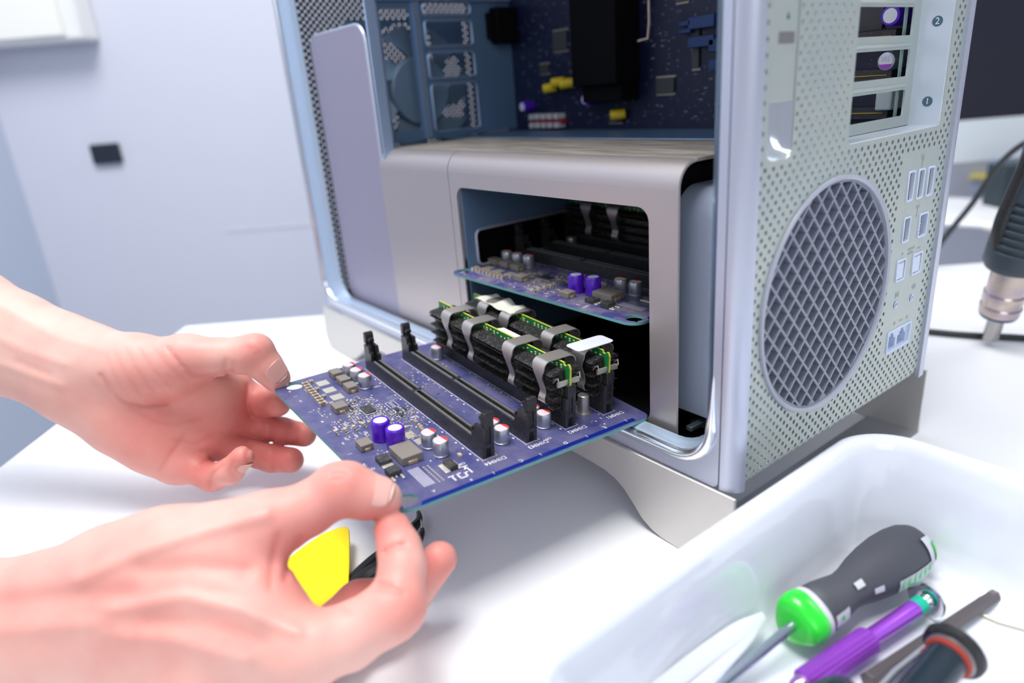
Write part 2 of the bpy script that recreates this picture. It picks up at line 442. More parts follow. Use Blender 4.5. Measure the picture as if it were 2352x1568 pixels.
holes += [circ(jack_a.y, jack_a.z, .0019, 14), circ(jack_b.y, jack_b.z, .0019, 14)]
PY0, PY1 = .0060, .1900
def ok_hole(y, z):
    if (y-FCY)**2+(z-FCZ)**2 < (FR+.0013)**2: return False
    if RY0-.0030 < y < RY1+.0032 and z > RZ0-.0028: return False
    if LY0-.0022 < y < LY1+.0022 and z > .1965: return False
    if .1375 < y < .1795:
        zz = z
        if .0725 < zz < .1870: return False
    return PY0+.001 < y < PY1-.0025
sm = []
j = 0; y = .0073
while y < PY1:
    z = .0440+(0 if j % 2 == 0 else .00293)-.0012
    while z < .300:
        if ok_hole(y, z): sm.append(circ(y, z, .00118, 10))
        z += .00586
    y += .00305; j += 1
b = MB()
ext = [(PY0+(PY1-PY0)*k/40, v) for v in (.0405, .0425) for k in range(1, 40)]
b.plate([(PY0, .0395), (PY1, .0395), (PY1, .045), (PY1, .052), (PY1, .460), (PY0, .460), (PY0, .052), (PY0, .045)][::1], holes+sm, -.0011, 0, rear_map, extra=ext)
build('rear_panel', b, ALU_R, TW, smooth=0)
# rim beside the perforated sheet
# slot recess: tray with openings
XS = .4570
b = MB()
slots = []
for k in range(9):
    z0_ = .2045+.02032*k
    slots.append(rrect(.0865, .1685, z0_, z0_+.0135, .0009, 2))
b.plate(rrect(RY0-.001, RY1+.0005, RZ0+.0005, .425, .001, 2), slots, -.001, 0, lambda u, v, w: (XS+w, u, v))
for k in range(9):
    z0_ = .2045+.02032*k+.0157
    b.lathe([(0, .0002), (.0008, .0010), (.080, .0010), (.0808, .0002)], (XS, .0865, z0_), (XS, .168, z0_), 10)
build('slot_bracket_plate', b, ALU_R, TW, smooth=30)
b = MB()
b.box(XS-.0005, .4733, RY1-.0002, RY1+.0010, RZ0, .425)      # far side wall with the numbers
b.box(XS-.0005, .4733, RY0-.0012, RY0-.0002, RZ0, .425)
b.box(XS-.0005, .4733, RY0, RY1, RZ0-.0010, RZ0+.0002)
nums = MB()
build('slot_recess_wall', b, mat('recess_aluminium', (.66, .72, .80), .38, .45), TW, bev=.0003)
for ch, zz in (('2', .2508), ('1', .2110)):
    nb = MB()
    nb.prism(circ(.4658, zz, .0026, 32), 0, .00008, lambda u, v, w: (u, RY1-.0003-w, v), mi=0)
    put_text(nb, ch, .0046, lambda x, y, zz=zz: (.4658+x, RY1-.00045, zz+y), 1, bold=.0)
    build('slot_number', nb, [mat('slate_ink', (.06, .13, .18), .5), mat('pale_ink', (.75, .82, .88), .5)], TW)
# latch channel: cover plate, scooped finger notch, small grey square
b = MB()
b.box(.4725, .4732, LY0+.0004, LY1-.0004, .2215, .33)
build('latch_cover', b, ALU_R, TW, bev=.0002)
b = MB(); b.prism(rrect(.0190, .0298, .2432, .2475, .0003, 2), 0, .0002, lambda u, v, w: (.4732+w, u, v))
build('latch_window', b, mat('grey_latch_window', (.17, .16, .18), .5), TW)
b = MB(); b.prism([(.0238, .2520), (.0258, .2520), (.0258, .2534), (.0252, .2534), (.0252, .2545), (.0244, .2545), (.0244, .2534), (.0238, .2534)], 0, .0001, lambda u, v, w: (.4732+w, u, v))
build('latch_symbol', b, mat('slate_ink', (.06, .13, .18), .5), TW)
rows = []
for k in range(13):                                   # scoop below the latch cover
    v = k/12
    zc = .1985+.0235*v
    dep = .009*min(1, math.sqrt(max(0, 1-(1-min(1, v*2.2))**2)))
    row = []
    for i in range(13):
        u_ = i/12; yy = LY0+.0003+(LY1-LY0-.0006)*u_
        prof = (1-abs(2*u_-1)**3.5)
        row.append(Vector((.4734-dep*prof, yy, zc)))
    rows.append(row)
b = MB(); b.grid(rows)
build('latch_finger_notch', b, POL, TW, smooth=80)
# fan grille: raised ring, deep diamond lattice
b = MB()
ring = [(FR-.0016, -.0065), (FR-.0016, .0008), (FR-.0006, .0016), (FR+.0006, .0013), (FR+.0009, .0001)]
b.grid([[Vector((.4738+w, FCY+r*math.cos(2*PI*k/96), FCZ+r*math.sin(2*PI*k/96))) for k in range(96)] for r, w in ring], close_u=True)
build('grille_ring', b, mat('ring_plastic', (.42, .44, .52), .22), TW, smooth=50)
b = MB()
ax, az = .00550, .00600
ox, oz = .0608, .1688           # centre of one cell
Rg = FR-.0018
cells = []
from math import hypot
hw = .00066
Ld = math.hypot(ax, az)
# shrink each diamond so the bars are 2*hw wide
ins = hw*Ld/az
kx = ax*(1-ins/ax*1.0); kz = az*(1-(hw*Ld/ax)/az)
for i in range(-22, 23):
    for j in range(-22, 23):
        if (i+j) % 2: continue
        cy_, cz_ = ox+i*ax, oz+j*az
        if (cy_-FCY)**2+(cz_-FCZ)**2 > (Rg+.008)**2: continue
        poly = [(cy_+kx, cz_), (cy_+kx*.08, cz_+kz*.92), (cy_-kx*.08, cz_+kz*.92), (cy_-kx, cz_), (cy_-kx*.08, cz_-kz*.92), (cy_+kx*.08, cz_-kz*.92)]
        # clip against the ring
        pl = poly; RR = Rg-.0004
        out = []
        for seg_ in range(len(pl)):
            p, q2 = pl[seg_], pl[(seg_+1) % len(pl)]
            for s_ in range(6):
                t2 = s_/6; out.append((p[0]+(q2[0]-p[0])*t2, p[1]+(q2[1]-p[1])*t2))
        out = [p for p in out if hypot(p[0]-FCY, p[1]-FCZ) < RR]
        if len(out) < 4: continue
        area_ = abs(sum(out[k][0]*out[(k+1) % len(out)][1]-out[(k+1) % len(out)][0]*out[k][1] for k in range(len(out))))/2
        if area_ > 4e-6: cells.append(out)
b.plate(circ(FCY, FCZ, Rg+.0005, 96), cells, -.0100, -.0004, lambda u, v, w: (.4738+w, u, v))
build('fan_grille', b, GREY_P, TW, smooth=0)
b = MB(); b.cyl((.452, FCY, FCZ), (.4545, FCY, FCZ), FR, n=48); build('fan_shroud', b, DARK, TW)
b = MB(); b.cyl((.4545, FCY, FCZ), (.463, FCY, FCZ), .021, n=36); build('fan_hub', b, DARK, TW)
for k in range(7):
    a0 = 2*PI*k/7; fb = MB()
    rows = [[Vector((.456+.006*(i/4), FCY+r*math.cos(a0+.16*i+.3*(r-.021)/.035), FCZ+r*math.sin(a0+.16*i+.3*(r-.021)/.035))) for i in range(5)] for r in (.021, .033, .045, .054)]
    fb.grid(rows); build('fan_blade', fb, mat('fan_blade_plastic', (.03, .03, .035), .4), TW, smooth=60)
# ports
PW = mat('port_plastic_pale_blue', (.60, .68, .86), .35)
PM = mat('port_metal', (.55, .54, .55), .3, .9)
PD = mat('port_tongue_dark', (.05, .035, .03), .4)
def port_box(name, r, depth=.007, inner=None):
    y0_, y1_, z0_, z1_ = r
    b = MB(); w_ = .0007
    e_ = .0003
    o_ = rrect(y0_-e_, y1_+e_, z0_-e_, z1_+e_, .0012, 2); i_ = rrect(y0_+w_, y1_-w_, z0_+w_, z1_-w_, .0007, 2)
    b.plate(o_, [i_], -depth, .0006, lambda u, v, w: (.4738+w, u, v))
    b.box(.4738-depth-.0003, .4738-depth, y0_, y1_, z0_, z1_)
    if inner: inner(b, y0_, y1_, z0_, z1_)
    return build(name, b, [PW, PM, PD, DARK], TW, bev=0)
def usb_in(b, y0_, y1_, z0_, z1_):
    b.box(.4675, .4742, y0_+.0007, y0_+.0022, z0_+.0011, z1_-.0011, 2)
    b.box(.4675, .47425, y0_+.0022, y0_+.00245, z0_+.0009, z1_-.0009, 1)
    b.box(.4685, .4690, y0_+.0008, y1_-.0012, z0_+.0010, z1_-.0010, 2)
def fw_in(b, y0_, y1_, z0_, z1_):
    b.box(.4675, .4741, y0_+.0008, y0_+.0024, z0_+.0013, z1_-.0013, 2)
    for k in range(4): b.box(.4741, .4742, y0_+.0012, y0_+.0018, z0_+.0022+.0018*k, z0_+.0030+.0018*k, 1)
def opt_in(b, y0_, y1_, z0_, z1_):
    b.box(.4700, .4738, y0_+.0007, y1_-.0016, z0_+.0009, z1_-.0012, 1)
    b.box(.4738, .4742, y0_+.0009, y1_-.0020, z0_+.0013, z1_-.0020, 0)
for k in ('usb_a', 'usb_b', 'usb_c'): port_box('usb_port', PORTS[k], inner=usb_in)
port_box('firewire_port', PORTS['fw_a'], inner=usb_in); port_box('firewire_port', PORTS['fw_b'], inner=fw_in)
port_box('optical_audio_port', PORTS['opt_a'], inner=opt_in); port_box('optical_audio_port', PORTS['opt_b'], inner=opt_in)
def jack_poly(cy, cz, w, h):
    return [(cy-w/2, cz-h/2), (cy+w/2, cz-h/2), (cy+w/2, cz+h*.12), (cy+w*.28, cz+h*.12), (cy+w*.28, cz+h*.32), (cy+w*.14, cz+h*.32), (cy+w*.14, cz+h/2), (cy-w*.14, cz+h/2), (cy-w*.14, cz+h*.32), (cy-w*.28, cz+h*.32), (cy-w*.28, cz+h*.12), (cy-w/2, cz+h*.12)]
y0_, y1_, z0_, z1_ = PORTS['eth']
b = MB()
hw2 = (y1_-y0_)
b.plate(rrect(y0_-.0002, y1_+.0002, z0_-.0002, z1_+.0002, .001, 2), [jack_poly(y0_+hw2*.27, (z0_+z1_)/2-.0003, hw2*.36, (z1_-z0_)*.72), jack_poly(y0_+hw2*.72, (z0_+z1_)/2-.0003, hw2*.36, (z1_-z0_)*.72)], -.009, -.0010, lambda u, v, w: (.4738+w, u, v))
b.plate(rrect(y0_-.0003, y1_+.0003, z0_-.0003, z1_+.0003, .0012, 2), [rrect(y0_+.0007, y1_-.0007, z0_+.0007, z1_-.0007, .0008, 2)], -.002, .0006, lambda u, v, w: (.4738+w, u, v))
b.box(.4640, .4650, y0_, y1_, z0_, z1_)
build('ethernet_port', b, [PW], TW)
for j_ in (jack_a, jack_b):
    b = MB(); ring = [(.0022, .0003), (.0017, .0006), (.0013, 0), (.0013, -.008), (0.0001, -.008)]
    b.grid([[Vector((.4738+w, j_.y+r*math.cos(2*PI*k/20), j_.z+r*math.sin(2*PI*k/20))) for k in range(20)] for r, w in ring], close_u=True)
    build('audio_jack', b, PW, TW, smooth=30)
# printed symbols above the ports
INK = mat('slate_ink', (.06, .13, .18), .5); GINK = mat('green_grey_ink', (.30, .40, .36), .5)
b = MB(); RX = .4738+.00012
def ry(y, z): return lambda u, v: (RX, y+u, z+v)
def sy_line(b, pts, w=.00035):
    for (a, c) in zip(pts[:-1], pts[1:]):
        a = Vector((0, *a)); c = Vector((0, *c)); d = (c-a).normalized(); n_ = Vector((0, -d.z, d.y))*w/2
        b.add([Vector((RX, 0, 0))+p for p in (a-n_, c-n_, c+n_, a+n_)], [(0, 1, 2, 3)])
us = hit(2125, 365, 0, .475)
sy_line(b, [(us.y, us.z-.003), (us.y, us.z+.003)]); sy_line(b, [(us.y, us.z-.001), (us.y-.0015, us.z+.0008), (us.y-.0015, us.z+.0018)]); sy_line(b, [(us.y, us.z-.0015), (us.y+.0015, us.z+.0002), (us.y+.0015, us.z+.0012)])
for (dy, dz, r) in ((0, -.0032, .0006), (-.0015, .0021, .0005), (.0015, .0015, .0005)): b.add([(RX, us.y+dy+p[0], us.z+dz+p[1]) for p in circ(0, 0, r, 10)], [tuple(range(10))])
fw = hit(2112, 485, 0, .475)
sy_line(b, [(fw.y, fw.z-.0025), (fw.y, fw.z+.001), (fw.y-.0013, fw.z+.0026)]); sy_line(b, [(fw.y, fw.z+.001), (fw.y+.0013, fw.z+.0026)])
for (dy, dz) in ((0, -.0027), (-.0014, .0028), (.0014, .0028)): b.add([(RX, fw.y+dy+p[0], fw.z+dz+p[1]) for p in circ(0, 0, .00055, 10)], [tuple(range(10))])
sp = hit(*c4(350, 950), 0, .475)
b.add([(RX, sp.y+p[0], sp.z+p[1]) for p in ((-.0018, -.0007), (-.0008, -.0007), (.0006, -.0018), (.0006, .0018), (-.0008, .0007), (-.0018, .0007))], [(0, 1, 2, 3, 4, 5)])
sy_line(b, [(sp.y+.0013, sp.z-.001), (sp.y+.0017, sp.z), (sp.y+.0013, sp.z+.001)]); sy_line(b, [(sp.y+.0021, sp.z-.0016), (sp.y+.0027, sp.z), (sp.y+.0021, sp.z+.0016)])
li = hit(*c4(222, 1015), 0, .475)
sy_line(b, [(li.y-.0016, li.z-.0018), (li.y-.0016, li.z+.0018)], .0006); sy_line(b, [(li.y+.0016, li.z-.0018), (li.y+.0016, li.z+.0018)], .0006); sy_line(b, [(li.y-.001, li.z), (li.y+.001, li.z)], .0018)
en = hit(*c4(252, 1212), 0, .475)
sy_line(b, [(en.y-.0006, en.z+.001), (en.y-.0018, en.z), (en.y-.0006, en.z-.001)], .0003); sy_line(b, [(en.y+.0006, en.z+.001), (en.y+.0018, en.z), (en.y+.0006, en.z-.001)], .0003); sy_line(b, [(en.y-.0003, en.z), (en.y+.0003, en.z)], .0004)
for px in (c4(203, 1238), c4(301, 1187)):
    g = hit(*px, 0, .475); b.add([(RX, g.y+p[0], g.z+p[1]) for p in circ(0, 0, .0010, 14)], [tuple(range(14))])
for body, px, s_ in (('optical', c4(335, 648), .0030), ('audio', c4(328, 683), .0030), ('out', c4(395, 640), .0028), ('in', c4(266, 692), .0028)):
    g = hit(*px, 0, .475); put_text(b, body, s_, ry(g.y, g.z))
build('port_symbols', b, GINK, TW)

# ------------------------------------------------------------------ inside the tower
# processor cage: two sheet covers bent over the top
def cage_cover(name, x0_, x1_, hole=None):
    b = MB(); Y = .012; RB = .013; ZC = .1978
    h_ = [hole] if hole else []
    b.plate([(x0_, .0538), (x1_, .0538), (x1_, ZC-RB), (x0_, ZC-RB)], h_, 0, .0016, lambda u, v, w: (u, Y+w, v))
    for off, flip in ((0, 1), (.0016, 0)):
        r_ = RB-off
        rows = []
        for k in range(11):
            a = PI/2*k/10; rows.append([Vector((x, Y+RB-r_*math.cos(a), ZC-RB+r_*math.sin(a))) for x in (x0_, x1_)])
        if not flip: rows = rows[::-1]
        b.grid(rows)
    return b, Y+RB, ZC
b, yb, ZC = cage_cover('c', .1325, .2322)
b.box(.1325, .2322, yb, .104, ZC-.0016, ZC, 1)
build('cage_cover_small', b, [ALU_C, DUSTY], TW, smooth=30)
OP = rrect(.2408, .4122, .0575, .1752, .0075, 6)
b, yb, ZC = cage_cover('c', .2328, .4298, OP)
b.box(.2328, .4298, yb, .104, ZC-.0016, ZC, 1)
for off in (0,):
    b.tube([(.4298, .012+.0008+(.0122)*(1-math.cos(PI/2*k/8)), ZC-.013+.0122*math.sin(PI/2*k/8)) for k in range(9)], .0009, 6)
b.tube([(.4298, .0128, .0545), (.4298, .0128, .185)], .0009, 6)
build('cage_cover_large', b, [ALU_C, DUSTY, POL], TW, smooth=30)
# ledge behind the cage top
b = MB(); b.box(.08, .462, .104, .1865, ZC-.003, ZC-.0012); b.box(.08, .462, .104, .1055, ZC-.003, ZC+.0006)
build('divider_shelf', b, INNER, TW, bev=.0004)
# cage interior
b = MB()
b.plate([(.0145, .0560), (.160, .0560), (.160, .192), (.0145, .192)], [rrect(.0235, .150, .1190, .1435, .004, 4)], -.001, 0, lambda u, v, w: (.2432+w, u, v))
build('cage_side_wall', b, INNER, TW, smooth=0)
b = MB(); b.tube([(.2434, y_, z_) for y_, z_ in rrect(.0230, .150, .1185, .1440, .0045, 4)], .0011, 8, closed=True)
build('cage_window_rim', b, ALU_F, TW)
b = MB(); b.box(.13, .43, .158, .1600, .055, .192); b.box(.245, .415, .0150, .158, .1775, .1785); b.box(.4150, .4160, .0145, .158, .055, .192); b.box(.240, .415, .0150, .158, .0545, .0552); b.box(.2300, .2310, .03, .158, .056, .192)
build('cage_dark_box', b, DARK, TW)  # black box put in to make the cage interior dark
# second inner box, seen right of the cage
b = MB(); rows = []
Y2 = .026; RB = .014; Z2 = .1835
prof = [(Y2, .0650), (Y2, Z2-RB)]+[(Y2+RB-RB*math.cos(PI/2*k/10), Z2-RB+RB*math.sin(PI/2*k/10)) for k in range(1, 11)]+[(.10, Z2)]
b.grid([[Vector((x, y_, z_)) for x in (.418, .466)] for y_, z_ in prof])
b.grid([[Vector((x, y_+.001, z_-.001)) for x in (.466, .418)] for y_, z_ in prof])
build('inner_box_cover', b, mat('reflection_tinted_cover', (.42, .48, .62), .18, .2), TW, smooth=30)  # bluish-white reflection painted as the cover's base colour
for q_ in ((.4305, .4655, .070, .120, .1880, .1900), (.425, .462, .03, .12, .0555, .0575), (.4316, .4355, .018, .06, .0585, .0610)):
    b = MB(); b.box(*q_); build('support_bracket', b, mat('dark_grey_steel', (.10, .12, .13), .4, .6), TW, bev=.0004)
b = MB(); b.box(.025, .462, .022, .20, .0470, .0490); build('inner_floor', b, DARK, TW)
# lavender drive bay panel
b = MB(); b.plate(rrect(.0345, .1345, .0555, .2885, (.014, .002, .014, .010), 6), [], 0, .002, lambda u, v, w: (u, .0125+w, v))
b.tube([(x, .0140, z) for x, z in rrect(.0345, .1345, .0555, .2885, (.014, .002, .014, .010), 6)], .0016, 8, closed=True, mi=1)
build('drive_bay_panel', b, [PANEL, ALU_F], TW, smooth=40)
b = MB(); b.box(.0335, .0345, .0145, .05, .06, .286); build('drive_bay_side', b, INNER, TW)
b = MB(); b.box(.1395, .1415, .0130, .0225, .06, .305); build('drive_bay_post', b, mat('blue_lit_aluminium', (.30, .40, .58), .35, .5), TW, bev=.0006)  # blue of the post is reflected light, set as colour
b = MB(); b.box(.1325, .1335, .030, .12, .06, .305); build('drive_bay_divider', b, DARK, TW) if False else None
# card guide bracket facing the rear
b = MB(); XB = .090
hs = [rrect(.0515, .0805, .2075, .3040, .002, 3)]
for z0_, z1_ in ((.2030, .2430), (.2480, .2690), (.2740, .2945), (.2985, .3085)): hs.append(rrect(.0935, .1420, z0_, z1_, .0035, 4))
b.plate([(.0400, .1985), (.1865, .1985), (.1865, .3160), (.0400, .3160)], hs, -.002, 0, lambda u, v, w: (XB+w, u, v))
for h_ in hs[1:]:
    b.tube([(XB+.0006, y_, z_) for y_, z_ in h_], .0011, 6, closed=True, mi=1)
for y_ in (.0470, .0860): b.box(XB-.001, XB+.0022, y_-.0030, y_+.0030, .1990, .3150, 1)
b.box(XB-.001, XB+.004, .040, .186, .3095, .3125, 1)
build('card_guide_bracket', b, [INNER, mat('blue_lit_aluminium', (.30, .40, .58), .35, .5)], TW, smooth=40)  # bracket metal tinted blue in place of reflected lavender light
b = MB(); b.box(XB, XB+.012, .163, .1865, .2740, .3040); b.box(XB, XB+.006, .158, .168, .278, .300)
build('guide_connector', b, DARK, TW, bev=.001)
# drive fan behind the bracket
b = MB(); b.cyl((.046, .1020, .2390), (.060, .1020, .2390), .0295, n=48)
build('drive_fan_hub', b, mat('fan_blue_grey', (.20, .30, .42), .45), TW, bev=.001)
for k in range(7):
    a0 = 2*PI*k/7+.35; fb = MB()
    rows = [[Vector((.047+.010*(i/4), .1020+r*math.cos(a0+.15*i+.4*(r-.0295)/.028), .2390+r*math.sin(a0+.15*i+.4*(r-.0295)/.028))) for i in range(5)] for r in (.029, .038, .047, .056)]
    fb.grid(rows); build('drive_fan_blade', fb, mat('fan_blue_grey', (.20, .30, .42), .45), TW, smooth=60)
b = MB()
b.plate(rrect(.0405, .1635, .178, .300, .004), [circ(.1020, .2390, .0590, 48)], -.003, 0, lambda u, v, w: (.046+w, u, v))
for a0 in (.6, 2.4, 4.2, 5.4): 
    p = Vector((.044, .1020+.028*math.cos(a0), .2390+.028*math.sin(a0))); q2 = Vector((.044, .1020+.060*math.cos(a0), .2390+.060*math.sin(a0)))
    b.tube([p, q2], .0018, 6)
build('drive_fan_frame', b, INNER, TW)
# logic board standing at the back
PCB_D = mat('shaded_logic_board', (.003, .006, .035), .45, var=.5, vscale=120, vcol=(.012, .02, .07), vlo=.48, vhi=.72)  # board colour darkened to stand in for shade inside the tower
BM = MB(); BM.box(.075, .462, .1870, .1886, .062, .455)
rnd = random.Random(3)
for k in range(900):      # printed pads and legends
    x_ = rnd.uniform(.10, .455); z_ = rnd.uniform(.20, .31); w_ = rnd.choice((.0006, .0009, .0014, .003)); h_ = rnd.choice((.0004, .0008, .0012))
    if .198 < x_ < .252 and z_ > .228: continue
    BM.add([(x_, .18693, z_), (x_+w_, .18693, z_), (x_+w_, .18693, z_+h_), (x_, .18693, z_+h_)], [(0, 1, 2, 3)], 1)
LB = build('logic_board', BM, [PCB_D, mat('board_legend', (.16, .17, .20), .6)], TW, smooth=0)
def lb(name, boxes, m_, **k):
    b = MB()
    for q_ in boxes: b.box(*q_)
    return build(name, b, m_, LB, **k)
lb('heatsink_block', [(.2000, .2490, .160, .1869, .2320, .330), (.2050, .2480, .166, .1869, .2190, .2320)], DARK, bev=.001)
CHG = mat('chip_grey', (.05, .05, .055), .5)
for (x_, z_, w_, h_) in ((.2665, .2222, .017, .0115), (.300, .238, .006, .030), (.325, .222, .012, .012), (.150, .262, .018, .016), (.176, .280, .012, .020), (.215, .202, .014, .006), (.34, .27, .02, .02), (.375, .23, .02, .03), (.415, .25, .018, .02), (.285, .283, .010, .012), (.13, .245, .012, .008)):
    b = MB(); b.box(x_, x_+w_, .1850, .1868, z_, z_+h_, 0); b.box(x_-.0006, x_+w_+.0006, .1862, .1868, z_+h_-.0008, z_+h_+.0012, 1); b.box(x_-.0006, x_+w_+.0006, .1862, .1868, z_-.0012, z_+.0008, 1)
    build('chip', b, [CHG, mat('tinned_pins', (.50, .44, .34), .4, .7)], LB, bev=.0002)
YEL = mat('yellow_capacitor_sleeve', (.72, .52, .01), .35); ALT = mat('capacitor_aluminium', (.50, .52, .58), .34, .75)
PUR = mat('purple_capacitor_sleeve', (.085, .010, .50), .25, coat=.2); CTOP = mat('capacitor_top_white', (.80, .79, .82), .4)
def radial_cap(p, d, r, L_, m_, name, parent, top=CTOP):
    p = Vector(p); d = Vector(d).normalized(); b = MB()
    prof = [(0, r*.9), (.0004, r*.97), (.0009, r*.97), (.0014, r*.9), (.0022, r), (L_-.0008, r), (L_-.0003, r*.97), (L_, r*.86), (L_, r*.72), (L_-.0001, r*.70)]
    b.lathe(prof, p, p+d, 28, cap=True, mis=[0]*8+[1, 1])
    return build(name, b, [m_, top], parent, smooth=40)
DV = (-.20, -1, .05)
for (u_, v_, dr) in ((1262, 200, (-.9, -.6, -.1)), (1280, 188, (-.9, -.5, -.05)), (1300, 190, (-.9, -.6, -.1)), (1312, 190, (-.8, -.7, 0)), (1418, 262, (-.85, -.7, -.05))):
    p = hit(u_, v_, 1, .181); radial_cap(p+Vector((.006, .003, 0)), dr, .0040, .012, YEL, 'yellow_capacitor', LB, ALT)
for (u_, v_) in ((1366, 226), (1222, 243)): p = hit(u_, v_, 1, .1868); radial_cap(p, (0, -1, 0), .0050, .012, PUR, 'purple_capacitor', LB)
for (u_, v_, m_, r_) in ((2052, 36, PUR, .0052), (2042, 141, ALT, .0048)):
    p = hit(u_-8, v_, 1, .170); p.y = .1868
    c_ = radial_cap(p, (0, -1, 0), r_, .0165, m_, 'large_capacitor', LB, CTOP)
    if m_ is ALT:
        cb = MB(); rr = r_*.84; yy = .1868-.0165-.00006
        sg = [(p.x+rr*math.cos(a), yy, p.z+rr*math.sin(a)) for a in [PI*1.12+PI*.76*k/12 for k in range(13)]]
        cb.add(sg, [tuple(range(13))]); 
        for k in range(3):
            for j in range(3): cb.add([(p.x-.0022+.0015*j, yy, p.z+.0001+.0009*k), (p.x-.0012+.0015*j, yy, p.z+.0001+.0009*k), (p.x-.0012+.0015*j, yy, p.z+.0003+.0009*k), (p.x-.0022+.0015*j, yy, p.z+.0003+.0009*k)], [(0, 1, 2, 3)])
        o_ = build('capacitor_mark', cb, mat('purple_print', (.38, .06, .50), .5), LB)
p = hit(2024, 235, 1, .170)
lb('clear_block', [(p.x-.0045, p.x+.0045, .172, .1868, p.z-.0045, p.z+.0055)], mat('cloudy_clear_plastic', (.50, .56, .55), .3), bev=.0008)
b = MB()
for k in range(5):
    for zz in (.199, .2065):
        b.box(.1215+.0088*k, .1250+.0088*k, .1760, .1868, zz, zz+.0045, 0)
b.box(.1195, .1635, .1790, .1868, .2025, .2060, 1)
build('pin_header', b, [mat('pale_pins', (.62, .62, .66), .4), mat('red_plastic', (.35, .02, .03), .4)], LB, bev=.0003)
for pts in ([(1490, 0), (1491, 50), (1488, 88), (1466, 94)], [(1360, 112), (1350, 150), (1340, 187)]):
    b = MB(); b.tube([hit(u_, v_, 1, .165) for u_, v_ in pts], .0011, 8)
    build('spring_wire', b, mat('tinned_wire', (.60, .50, .40), .35, .8), LB)
for (x_, z_, w_, h_) in ((.300, .252, .022, .020), (.318, .236, .010, .020), (.292, .262, .010, .008)):
    b = MB(); b.box(x_, x_+w_, .1800, .1868, z_, z_+h_*.35); b.box(x_, x_+w_, .1800, .1868, z_+h_*.6, z_+h_)
    build('blue_connector', b, mat('blue_plastic', (.005, .035, .15), .4), LB, bev=.0004)
# slot connectors at the rear of the board
for k in range(3):
    z_ = .2020+.02032*k
    b = MB(); b.box(.340, .445, .1765, .1868, z_, z_+.0070); b.box(.342, .443, .1755, .1765, z_+.0030, z_+.0040, 1)
    build('card_slot', b, [BLKS, mat('gold_contacts', (.45, .30, .08), .35, .8)], LB, bev=.0004)
b = MB(); b.box(.4495, .4560, .150, .1868, .200, .330, 0); b.box(.4552, .4560, .1795, .1815, .2, .33, 1)
build('rear_shield', b, [mat('shield_grey', (.22, .23, .25), .4, .6), mat('gold_contacts', (.45, .30, .08), .35, .8)], LB) if False else None
b = MB()
b.box(.4530, .4536, .1660, .1690, .200, .330)
build('green_strip', b, mat('green_grey_strip', (.22, .32, .30), .4), LB)

# ================================================================== memory riser boards
def mat4(R, T):
    m = Matrix.Identity(4)
    for i in range(3):
        for j in range(3): m[i][j] = R[i][j]
        m[i][3] = T[i]
    return m
RB1 = [[0.9975511471837593, 0.047799633126367, 0.051057847833124954], [-0.04946609688723267, 0.9982665955246072, 0.031889018775326454], [-0.049445060532966635, -0.034336559709658314, 0.9981864488442008]]
TB1 = [0.23877219981125491, -0.1312718044571547, 0.0750315856356751]
X1 = mat4(RB1, TB1)
MM = Matrix.Scale(.001, 4)
def mb(): 
    b = MB(); b.X = MM; return b
BLUE = mat('blue_solder_mask', (.030, .036, .16), .40, var=.85, vscale=55, vcol=(.125, .118, .215), vlo=.30, vhi=.62, bump=.05, bscale=1500)
NAVY = mat('navy_board_edge', (.004, .015, .17), .25)
TEAL = mat('fibreglass_edge', (.10, .30, .30), .5)
SILK = mat('silkscreen_white', (.62, .60, .68), .6)
PAD = mat('tinned_pads', (.62, .58, .48), .35, .55)
